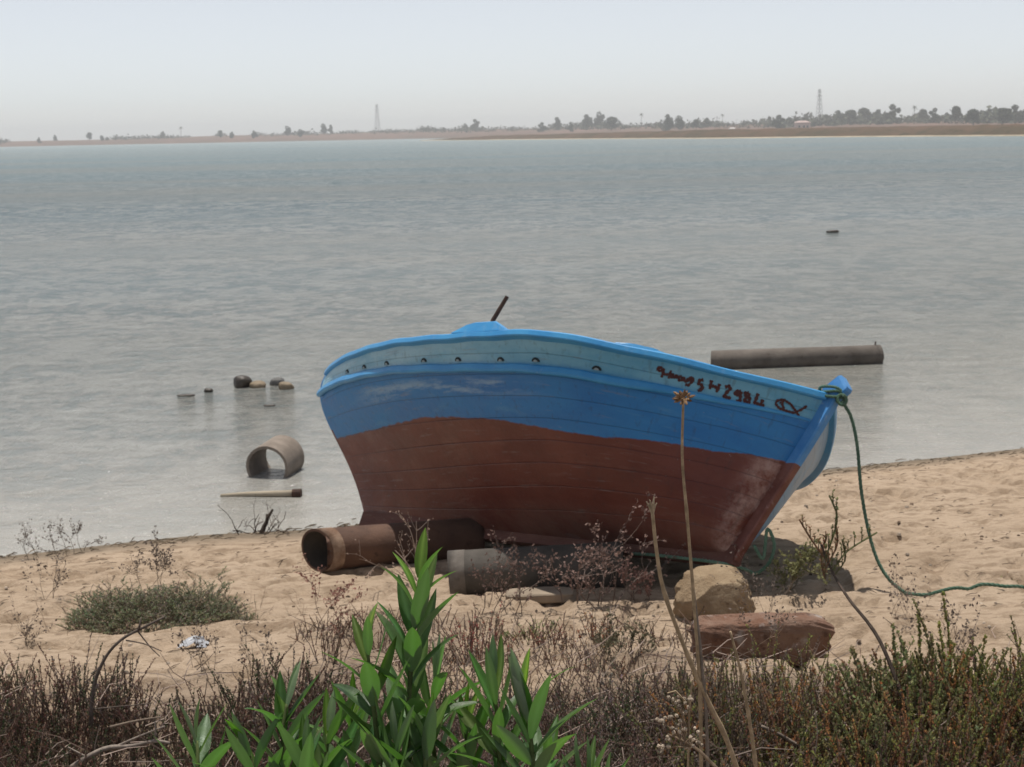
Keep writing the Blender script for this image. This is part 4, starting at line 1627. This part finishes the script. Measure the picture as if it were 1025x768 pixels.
# dry flower cluster low among the stalks
Ys = 3.15
root = empty('dry_flower_head', S_(705, 765))
o0 = S_(705, 765)
m = MB()
main = [(718, 770), (700, 752), (685, 742), (668, 735)]
m.tube(spline([S_(*q) for q in main], 14) - o0, np.linspace(.004, .0022, 14), 6, (.30, .22, .15))
tipsl = []
for (x, y) in ((690, 752), (680, 728), (668, 740), (662, 722), (672, 718), (683, 712), (694, 735), (675, 735), (664, 745), (700, 745), (678, 705), (690, 700)):
    base = S_(690 + rng.uniform(-8, 8), 748)
    tip = S_(x, y) + np.array([0, rng.normal(0, .02), 0])
    m.tube(np.array([base, (base + tip) / 2 + [0, 0, .004], tip]) - o0, [.0018, .0015, .0012], 4, (.26, .19, .13))
    tipsl.append(tip - o0)
m.tube(np.array([S_(686, 702), S_(676, 692), S_(668, 694)]) - o0, [.0018, .0026, .0014], 5, (.42, .32, .2))
m.build('stem', MAT['wood'], root)
m = MB()
for tp in tipsl:
    for _ in range(5):
        q = tp + rng.normal(0, .0065, 3)
        e = unit(rng.normal(0, 1, 3)) * .009
        m.tube([q, q + e * .5, q + e], [.002, .0046, .0014], 6, np.array((.36, .29, .22)) * rng.uniform(.45, 1.5))
m.build('seed_pods', MAT['wood'], root)
tag(root, 'cluster of pale dry seed pods low at the foot of the stalks', 'dry flower')

# ------------------------------------------------------------------ leafy shrubs in front


def leaf_geo(mb, base, d, nrm, L, W, bend, fold, colr, dry=0):
    """one lance-shaped leaf, folded along the midrib and bent along its length; the face side is +nrm"""
    d = unit(d)
    nrm = unit(nrm - d * np.dot(nrm, d))
    s = np.cross(d, nrm)
    n = 9
    V, cs = [], []
    p = np.array(base, float)
    dd, nn = d.copy(), nrm.copy()
    for i in range(n):
        t = i / (n - 1)
        w_ = W * .5 * (math.sin(math.pi * min(1, t * .93 + .04) ** .82)) ** .9
        if i == n - 1:
            w_ = 0.0004
        h_ = w_ * math.sin(fold)
        g = w_ * math.cos(fold)
        V += [p - s * g + nn * h_, p - s * g * .5 + nn * h_ * .45, p, p + s * g * .5 + nn * h_ * .45, p + s * g + nn * h_]
        sh = 1 - .22 * t
        k = np.clip((t - 1 + dry) / .12, 0, 1)
        cb = np.asarray(colr) * sh * (1 - k) + np.array((.20, .15, .07)) * k
        cs += [cb * .92, cb] + [np.asarray(colr) * 1.8 + .02] + [cb, cb * .92]
        a = bend / (n - 1)
        dd, nn = unit(dd * math.cos(a) - nn * math.sin(a)), unit(nn * math.cos(a) + dd * math.sin(a))
        p = p + dd * L / (n - 1)
    fs = []
    for i in range(n - 1):
        for j in range(4):
            fs.append((i * 5 + j, i * 5 + j + 1, i * 5 + j + 6, i * 5 + j + 5))
    mb.add(V, fs, np.array(cs))


def leafy(name, label, shoots, seed, Yd):
    r2 = np.random.default_rng(seed)
    root = None
    ms, ml = MB(), MB()
    for sh in shoots:
        pts, nl, L0 = sh[0], sh[1], sh[2]
        dy = sh[3] if len(sh) > 3 else 0
        P3 = [at(x, y, Yd + dy + .02 * i) for i, (x, y) in enumerate(pts)]
        low = P3[0].copy()
        gz = float(ground_z(low[0], low[1]))
        C = spline(P3, 30)
        if root is None:
            root = empty(name, (low[0], low[1], gz))
            off = np.array([low[0], low[1], gz])
        full = np.concatenate([[np.array([low[0] * .98 + off[0] * .02, low[1], gz])], C])
        ms.tube(full - off, np.concatenate([[.0075], np.linspace(.0065, .0026, 30)]), 7, (.11, .14, .05))
        az = r2.uniform(0, 6.28)
        Ltot = np.linalg.norm(np.diff(C, axis=0), axis=1).sum()
        for i in range(nl):
            f = i / (nl - 1)                       # 0 bottom, 1 tip
            t = f ** .9
            p = np.array([np.interp(t, np.linspace(0, 1, 30), C[:, k]) for k in range(3)])
            ax = unit(C[min(29, int(t * 29) + 1)] - C[max(0, int(t * 29) - 1)])
            az += 2.4 + r2.normal(0, .25)
            e1 = unit(np.cross(ax, [0, 1, .01]))
            e2 = np.cross(ax, e1)
            o = e1 * math.cos(az) + e2 * math.sin(az)
            tilt = math.radians(np.interp(f, [0, .6, .9, 1], [48, 35, 20, 7]) + r2.normal(0, 7))
            d = ax * math.cos(tilt) + o * math.sin(tilt)
            L = L0 * np.interp(f, [0, .3, .8, 1], [.95, 1.08, .92, .62]) * r2.uniform(.85, 1.12)
            W = L * r2.uniform(.20, .27)
            nrm = ax * math.sin(tilt) - o * math.cos(tilt)
            young = max(0, f - .75) / .25
            c = np.array((.050, .114, .032)) * (1 - young) + np.array((.11, .24, .03)) * young
            c = c * np.array((r2.uniform(.85, 1.5), 1, r2.uniform(.7, 1.3))) * r2.uniform(.6, 1.35) * (1 + .1 * r2.normal(0, 1, 3))
            leaf_geo(ml, p + d * .006 - off, d, nrm + r2.normal(0, .35, 3), L, W, r2.normal(-.05, .38) + .30 * (1 - f), r2.uniform(.15, .65), c, r2.uniform(.08, .3) if r2.random() < .22 and young == 0 else 0)
    ms.build('stem', MAT['wood'], root, smooth=True)
    ml.build('foliage', MAT['leaf'], root, smooth=True)
    return tag(root, label, 'shrub', 'leafy green shrubs on the near bank')


leafy('leafy_shrub', 'tallest leafy green shrub, its top shoot reaching up before the rusty pipe', [
    ([(412, 830), (408, 740), (412, 660), (419, 582)], 28, .132),
    ([(385, 830), (378, 745), (372, 690), (368, 650)], 17, .125, -.06),
    ([(440, 830), (436, 770), (432, 720), (436, 680)], 17, .12, .05),
    ([(360, 840), (352, 770), (352, 715)], 15, .12, .04),
    ([(425, 840), (424, 790), (428, 735)], 14, .12, -.1),
    ([(395, 840), (392, 790), (398, 745)], 16, .12, -.12),
], 5, 2.62)
leafy('leafy_shrub', 'leafy green shrub with two upright shoots, right of the tallest one', [
    ([(505, 830), (500, 760), (497, 710), (494, 684)], 17, .122),
    ([(538, 830), (534, 770), (530, 730), (524, 700)], 17, .13, -.05),
    ([(470, 830), (468, 770), (466, 725)], 15, .11, .05),
    ([(545, 840), (540, 800), (545, 765)], 10, .12, .06),
], 9, 2.6)
leafy('leafy_shrub', 'bushy low leafy shrub left of the tallest one', [
    ([(290, 830), (286, 770), (283, 735), (287, 705)], 16, .112),
    ([(325, 830), (326, 775), (328, 735)], 13, .115, .05),
    ([(262, 840), (258, 790), (250, 755)], 13, .11, -.04),
    ([(310, 840), (305, 790), (306, 755)], 14, .11, -.08),
], 13, 2.55)
leafy('leafy_shrub', 'small leafy sprig of a few upright leaves, farthest left', [
    ([(197, 840), (196, 795), (198, 760), (197, 742)], 11, .122),
], 17, 2.55)
leafy('leafy_shrub', 'low leafy sprig just showing right of the two-shoot shrub', [
    ([(590, 850), (588, 810), (590, 778)], 11, .115),
    ([(618, 860), (612, 820), (606, 795)], 9, .10, .05),
], 21, 2.6)

# ------------------------------------------------------------------ far shore
def az_px(px):
    d = ray(px, 134.0)
    return math.atan2(d[0], d[1])


def polar_land(name, pxs, rs_front, depths, zfun, mat, nr=24):
    """land strip seen along azimuths; zfun(px, r, f) height"""
    V, C = [], []
    for px, r0, dp in zip(pxs, rs_front, depths):
        a = az_px(px)
        for j in range(nr):
            f = (j / (nr - 1)) ** 1.6
            r = r0 + dp * f
            V.append((math.sin(a) * r, math.cos(a) * r, zfun(px, r, f)))
    nf = len(pxs)
    m = MB()
    m.add(V, [(i * nr + j, (i + 1) * nr + j, (i + 1) * nr + j + 1, i * nr + j + 1) for i in range(nf - 1) for j in range(nr - 1)])
    return m.build(name, mat, smooth=True)


def land_mat(name, a, b, c, scale):
    t = NT(name)
    g = t.coord('Object')
    n1 = t.noise(t.mapping(g, (1, .5, 1)), scale, 6, .65)
    colr = t.mix(t.ramp(n1, [(.38, 0), (.6, 1)]), a, b)
    n2 = t.noise(g, scale * 5, 5, .7)
    colr = t.mix(t.ramp(n2, [(.52, 0), (.64, .85)]), colr, c)
    t.principled(colr, .95, None, .1)
    return t.m


pxs = np.linspace(-420, 1500, 260)


def land_front(px):
    return float(np.interp(px, [-420, 0, 200, 420, 700, 1025, 1500], [1900, 1420, 1380, 1330, 1000, 760, 620]))


def land_z(px, r, f):
    n = float(fbm(px * .013, r * .004, 4, 3))
    top = float(np.interp(px, [-420, 0, 200, 420, 700, 1025, 1500], [5.0, 4.6, 5.8, 7.2, 6.0, 5.2, 5]))
    return -1.0 + (top + 1 + (n - .5) * 2.4) * min(1, (f * 2.2)) ** .45


polar = polar_land('far_shore', pxs, [land_front(p) * (1 + .03 * (fbm(p * .02, 0, 3, 9) - .5)) for p in pxs], [700] * len(pxs), land_z,
                   land_mat('far_soil', (.20, .115, .085), (.145, .09, .065), (.06, .058, .036), .02))
tag(polar, 'low reddish far shore across the lagoon', 'shore', kind='structure')
pxs2 = np.linspace(420, 1600, 300)


def spit_front(px):
    return float(np.interp(px, [420, 520, 700, 1025, 1600], [819, 690, 495, 362, 260])) * (1 + .02 * (float(fbm(px * .05, 3, 3, 4)) - .5))


def spit_z(px, r, f):
    k = min(1, (px - 420) / 70.)
    n = float(fbm(px * .06, r * .03, 4, 12))
    return -.6 + (.55 + k * (float(np.interp(px, [480, 700, 1025], [1.6, 2.5, 2.3])) + (n - .5) * .9)) * min(1, f * 9) ** .5 * (1 if f < .85 else (1 - f) / .15)


spit = polar_land('spit', pxs2, [spit_front(p) for p in pxs2], [float(np.interp(p, [420, 480, 700, 1025], [60, 200, 220, 190])) for p in pxs2], spit_z,
                  land_mat('salt_marsh', (.085, .064, .038), (.125, .078, .05), (.04, .04, .02), .06), 30)
tag(spit, 'low brown marshy spit reaching in from the right', 'spit', kind='structure')
# pale sand rim of the spit
m = MB()
for i, p in enumerate(np.linspace(422, 500, 30)):
    pass
V = []
for p in np.linspace(421, 1500, 240):
    a = az_px(p)
    r = spit_front(p)
    wd = float(np.interp(p, [421, 450, 500, 1000], [8, 14, 2, .5])) * (.6 + .8 * float(vnoise(p * .08, 1, 5)))
    for rr_, zz in ((r - wd * .5, WATER_Z - .05), (r + wd * .25, WATER_Z + .14), (r + wd, WATER_Z + .30), (r + wd + 1, WATER_Z - .2)):
        V.append((math.sin(a) * rr_, math.cos(a) * rr_, zz))
m.add(V, [(i * 4 + j, (i + 1) * 4 + j, (i + 1) * 4 + j + 1, i * 4 + j + 1) for i in range(239) for j in range(3)])
tag(m.build('spit_sand', land_mat('spit_sand', (.50, .43, .32), (.42, .35, .26), (.3, .25, .18), .2)), 'pale sand rim of the marshy spit', 'sand', kind='structure')

# trees of the far shore: a few crowns and palms shared by many trees


def crown_mesh(kind, seed):
    r2 = np.random.default_rng(seed)
    tr, cr = MB(), MB()
    if kind == 'tree':
        tr.tube([(0, 0, -.5), (.05, 0, 2.0), (.1, .1, 4.2)], [.28, .22, .14], 6, (.09, .07, .05))
        lobes = []
        for i in range(13):
            a = r2.uniform(0, 6.28)
            q = r2.uniform(0, 2.7)
            lobes.append((np.array([math.cos(a) * q, math.sin(a) * q, r2.uniform(1.1, 7.4 - q * .9)]), r2.uniform(.9, 1.8)))
        for i in range(6):
            l = lobes[i]
            tr.tube([(0, 0, 2.0), l[0] * .6 + [0, 0, .6], l[0]], [.13, .09, .04], 4, (.09, .07, .05))
        for c_, r_ in lobes:
            n = 150
            d = unit(r2.normal(0, 1, (n, 3)))
            P = c_ + d * r_ * (r2.uniform(.25, 1, (n, 1)) ** .4)
            o = unit(r2.normal(0, 1, (n, 3)))
            s = unit(np.cross(o, r2.normal(0, 1, (n, 3))))
            sz = r2.uniform(.22, .5, (n, 1))
            q = np.stack([P - o * sz, P + s * sz * .6, P + o * sz, P - s * sz * .6], 1)
            cr.quads(q, np.array((.075, .088, .055)) * r2.uniform(.5, 1.4, (n, 1)))
    elif kind == 'palm':
        H = 8.5
        tr.tube([(0, 0, -.5), (.1, 0, 3), (.25, 0, 6), (.3, 0, H)], [.26, .2, .17, .16], 6, (.12, .09, .07))
        for i in range(34):
            a = r2.uniform(0, 6.28)
            el = r2.uniform(-.5, 1.2)
            L = r2.uniform(2.2, 3.0)
            pts = []
            for t in np.linspace(0, 1, 6):
                pts.append(np.array([.3, 0, H]) + L * t * np.array([math.cos(a) * math.cos(el), math.sin(a) * math.cos(el), math.sin(el)]) - np.array([0, 0, 1.1 * t * t]))
            pts = np.array(pts)
            sd = np.array([-math.sin(a), math.cos(a), 0])
            for k in range(5):
                for sg in (-1, 1):
                    for ff in (0, .5):
                        b = pts[k] * (1 - ff) + pts[k + 1] * ff
                        e = b + sd * sg * .5 * (1 - .1 * k) + (pts[k + 1] - pts[k]) * .7 - [0, 0, .18]
                        cr.quads(np.array([[b, b + (pts[k + 1] - pts[k]) * .3, e, b + (pts[k + 1] - pts[k]) * .1]]), np.array([(.07, .08, .04)]) * r2.uniform(.6, 1.3))
    else:
        tr.tube([(0, 0, -.3), (0, 0, 1.2)], [.12, .08], 5, (.09, .07, .05))
        for i in range(5):
            c_ = np.array([r2.uniform(-1.6, 1.6), r2.uniform(-1, 1), r2.uniform(.8, 1.9)])
            n = 90
            d = unit(r2.normal(0, 1, (n, 3)))
            P = c_ + d * r2.uniform(.6, 1.1) * (r2.uniform(.2, 1, (n, 1)) ** .4)
            o = unit(r2.normal(0, 1, (n, 3)))
            s = unit(np.cross(o, r2.normal(0, 1, (n, 3))))
            sz = r2.uniform(.2, .4, (n, 1))
            cr.quads(np.stack([P - o * sz, P + s * sz * .6, P + o * sz, P - s * sz * .6], 1), np.array((.06, .07, .036)) * r2.uniform(.5, 1.4, (n, 1)))
    return tr, cr


protos = {}
for kind, ks in (('tree', 4), ('palm', 2), ('bush', 2)):
    for i in range(ks):
        tr, cr = crown_mesh(kind, 100 + i * 7)
        t_o = tr.build('trunk', MAT['far'], link=False)
        c_o = cr.build('crown', MAT['far'], link=False)
        protos[(kind, i)] = (t_o, c_o)


def plant_tree(kind, px, hpx, label, r=None, wide=1.0, group=None):
    r = r or (land_front(px) + rnd.uniform(60, 260))
    a = az_px(px)
    full = {'tree': 8.3, 'palm': 10.0, 'bush': 2.6}[kind]
    s = hpx * r / F / full
    f = (r - land_front(px)) / 700.
    z = land_z(px, r, max(0, f) ** 1.0)
    i = rnd.randrange(4 if kind == 'tree' else 2)
    nm = {'tree': 'far_tree', 'palm': 'palm_tree', 'bush': 'far_bush'}[kind]
    e = empty(nm, (math.sin(a) * r, math.cos(a) * r, z), (0, 0, rnd.uniform(0, 6.28)))
    e.scale = (s * wide, s * wide, s)
    for p_ in protos[(kind, i)]:
        c_ = p_.copy()
        col.objects.link(c_)
        c_.parent = e
    return tag(e, label, 'palm' if kind == 'palm' else ('bush' if kind == 'bush' else 'tree'), group)


GT = 'trees along the far shore'
# leftmost to rightmost along the far shore
for px, h, kd, lb in (
        (39, 6, 'tree', 'small lone tree on the far shore near the left edge'), (55, 6, 'tree', 'second small lone tree on the far shore from the left edge'),
        (89, 9, 'tree', 'narrow lone tree on the far shore, tallest of the left quarter'), (104, 5, 'bush', 'bush beside the tallest tree of the left far shore'),
        (163, 7, 'tree', 'small tree on the far shore above the empty water at the left'), (181, 11, 'palm', 'tall lone palm on the left far shore'),
        (221, 9, 'tree', 'tree left of a low pair on the left far shore'), (232, 7, 'tree', 'low tree right of the palm on the left far shore'),
        (254, 8, 'tree', 'broad low tree between the left far shore palm and the paired trees'), (288, 11, 'tree', 'taller of two trees left of the distant mast pair'),
        (301, 9, 'tree', 'shorter of two trees left of the first pylon'), (324, 12, 'tree', 'dense tree nearest left of the first pylon'), (331, 9, 'tree', 'small tree touching the dense tree left of the first pylon')):
    plant_tree(kd, px, h, lb, group=GT)
for px, h, wd, kd, lb in (
        (476, 12, 1.2, 'tree', 'bushy tree above the tip of the marshy spit'), (466, 8, 1.1, 'tree', 'low tree just left of the bushy one above the spit tip'),
        (543, 10, 1.2, 'tree', 'tree on the far shore left of the round pair'), (558, 13, 1.1, 'tree', 'tree on the far shore beside a smaller one, left of the dark round tree'),
        (571, 10, .9, 'tree', 'small tree squeezed left of the dark round tree'), (587, 15, 1.1, 'tree', 'dark round tree standing forward on the far shore'),
        (600, 19, .7, 'tree', 'narrow pointed tree behind the two dark round ones'), (612, 15, 1.5, 'tree', 'broad dark round tree, right of the pointed one'),
        (642, 14, .8, 'palm', 'palm right of the two dark round trees'), (668, 17, .9, 'tree', 'dark upright tree left of its twin at mid far shore'),
        (680, 16, 1.1, 'tree', 'dark upright tree right of its twin at mid far shore'), (697, 11, 1.0, 'tree', 'low tree right of the upright twins'),
        (708, 10, 1.0, 'tree', 'second low tree right of the upright twins'), (723, 13, .7, 'palm', 'slim palm left of the small white hut'),
        (779, 14, 1.2, 'tree', 'rounded tree left of the pinkish house'), (790, 10, 1.0, 'tree', 'low tree touching the pinkish house on its left'),
        (838, 14, 1.3, 'tree', 'first tree of the dense row right of the second pylon'), (852, 16, 1.4, 'tree', 'second tree of the dense row right of the second pylon'),
        (864, 17, 1.3, 'tree', 'third and fullest tree of the dense row right of the second pylon'), (878, 14, 1.2, 'tree', 'last tree of the dense row right of the second pylon'),
        (893, 19, 1.1, 'tree', 'tall tree with a notched top right of the dense row'), (915, 17, .7, 'palm', 'thin palm rising over the gap right of the notched tree'),
        (923, 14, 1.1, 'tree', 'tree under the thin palm, left one of two'), (935, 15, 1.0, 'tree', 'tree under the thin palm, right one of two'),
        (956, 19, .9, 'tree', 'upright dark tree between the palm gap and the right-hand grove'), (974, 18, 1.2, 'tree', 'spreading pale tree left of the right-hand grove'),
        (992, 15, 1.3, 'tree', 'left end tree of the right-hand grove'), (1003, 18, 1.5, 'tree', 'largest tree of the right-hand grove'), (1015, 17, 1.3, 'tree', 'inner right tree of the right-hand grove'),
        (1026, 15, 1.3, 'tree', 'tree of the right-hand grove cut by the picture edge')):
    plant_tree(kd, px, h, lb, wide=wd, group=GT)
# hazy low bush belt behind them
m = MB()
for _ in range(4200):
    px = rng.uniform(-200, 1250)
    if px < 330 and vnoise(px * .05, 2, 6) < .35:
        continue
    r = land_front(px) + rng.uniform(120, 420)
    a = az_px(px)
    z = land_z(px, r, (r - land_front(px)) / 700.)
    s = rng.uniform(.7, 2.2) * (1.0 if px < 420 else 1.3) * (1.7 if 770 < px < 890 or px > 985 else 1) * (.5 + vnoise(px * .06, 8, 3))
    n = 7
    P = np.array([math.sin(a) * r, math.cos(a) * r, z]) + rng.normal(0, 1, (n, 3)) * [s, s, s * .5] + [0, 0, s * .5]
    o = unit(rng.normal(0, 1, (n, 3)))
    sd = unit(np.cross(o, rng.normal(0, 1, (n, 3))))
    sz = rng.uniform(.4, 1.0, (n, 1)) * s * .6
    m.quads(np.stack([P - o * sz, P + sd * sz * .7, P + o * sz, P - sd * sz * .7], 1), np.array((.085, .092, .062)) * rng.uniform(.6, 1.4, (n, 1)))
tag(m.build('treeline', MAT['far']), 'belt of low dark bushes along the far shore', 'treeline', kind='stuff')


def pylon(px, hpx, label, r):
    a = az_px(px)
    z = land_z(px, r, (r - land_front(px)) / 700.)
    H = hpx * r / F
    root = empty('lattice_pylon', (math.sin(a) * r, math.cos(a) * r, z), (0, 0, .5))
    m = MB()
    w0, w1 = H * .085, H * .02
    for sx, sy in ((-1, -1), (1, -1), (1, 1), (-1, 1)):
        m.tube([(sx * w0, sy * w0, 0), (sx * w1, sy * w1, H)], .16, 4)
    lv = np.linspace(0, 1, 9)
    for i in range(8):
        for (ax, ay), (bx, by) in (((-1, -1), (1, -1)), ((1, -1), (1, 1)), ((1, 1), (-1, 1)), ((-1, 1), (-1, -1))):
            wa, wb = w0 + (w1 - w0) * lv[i], w0 + (w1 - w0) * lv[i + 1]
            m.tube([(ax * wa, ay * wa, H * lv[i]), (bx * wb, by * wb, H * lv[i + 1])], .08, 3)
            m.tube([(bx * wa, by * wa, H * lv[i]), (ax * wb, ay * wb, H * lv[i + 1])], .08, 3)
    m.build('lattice_tower', MAT['steel'], root)
    m = MB()
    for zz, wx_ in ((.80, .13), (.90, .10), (.985, .07)):
        m.tube([(-H * wx_, 0, H * zz), (0, 0, H * (zz + .012)), (H * wx_, 0, H * zz)], .13, 4)
    m.build('cross_arm', MAT['steel'], root)
    tag(root, label, 'pylon', 'pylons on the far shore')


pylon(378, 27, 'faint lattice pylon on the far shore, left of the spit tip', 1750)
pylon(820, 33, 'lattice pylon on the far shore right of the pinkish house', 1250)

# houses


def house(px, hpx, wpx, name, label, wall, r):
    a = az_px(px)
    z = land_z(px, r, (r - land_front(px)) / 700.)
    s = r / F
    H, Wd = hpx * s, wpx * s
    root = empty(name, (math.sin(a) * r, math.cos(a) * r, z), (0, 0, -a + .2))
    m = MB()
    d = Wd * .7
    m.sweep([[(-Wd / 2, -d / 2, -1.5), (Wd / 2, -d / 2, -1.5), (Wd / 2, d / 2, -1.5), (-Wd / 2, d / 2, -1.5)], [(-Wd / 2, -d / 2, H * .72), (Wd / 2, -d / 2, H * .72), (Wd / 2, d / 2, H * .72), (-Wd / 2, d / 2, H * .72)]])
    m.build('wall', wall, root)
    m = MB()
    e = .3
    m.sweep([[(-Wd / 2 - e, -d / 2 - e, H * .72), (Wd / 2 + e, -d / 2 - e, H * .72), (Wd / 2 + e, d / 2 + e, H * .72), (-Wd / 2 - e, d / 2 + e, H * .72)],
             [(-Wd / 2 - e, -d / 2 - e, H * .80), (Wd / 2 + e, -d / 2 - e, H * .80), (Wd / 2 + e, d / 2 + e, H * .80), (-Wd / 2 - e, d / 2 + e, H * .80)],
             [(-Wd * .25, -d * .1, H), (Wd * .25, -d * .1, H), (Wd * .25, d * .1, H), (-Wd * .25, d * .1, H)]])
    m.build('roof', wall, root)
    for k in (-.28, .05, .3):
        m = MB()
        x, zb = k * Wd, H * .25
        m.sweep([[(x - .5, -d / 2 - .05, zb), (x + .5, -d / 2 - .05, zb), (x + .5, -d / 2 + .05, zb), (x - .5, -d / 2 + .05, zb)], [(x - .5, -d / 2 - .05, zb + 1.2), (x + .5, -d / 2 - .05, zb + 1.2), (x + .5, -d / 2 + .05, zb + 1.2), (x - .5, -d / 2 + .05, zb + 1.2)]])
        m.build('window', MAT['dark'], root)
    tag(root, label, 'house')


house(803, 9, 14, 'far_house', 'small pinkish house among the trees left of the second pylon', worn('pink_render', (.50, .36, .32), (.55, .42, .38), .9, .5, .001), 960)
house(733, 5, 5, 'white_hut', 'tiny white hut on the far shore', worn('white_render', (.75, .72, .68), (.8, .78, .75), .9, .5, .001), 990)

# ------------------------------------------------------------------ render settings
vs_ = scene.view_settings
vs_.view_transform = 'Standard'
vs_.look = 'None'
vs_.exposure = 0.36
vs_.gamma = 1
vs_.use_curve_mapping = False
scene.render.engine = 'CYCLES'
scene.cycles.max_bounces = 8
scene.cycles.transparent_max_bounces = 8
scene.cycles.volume_bounces = 2
scene.cycles.use_denoising = True
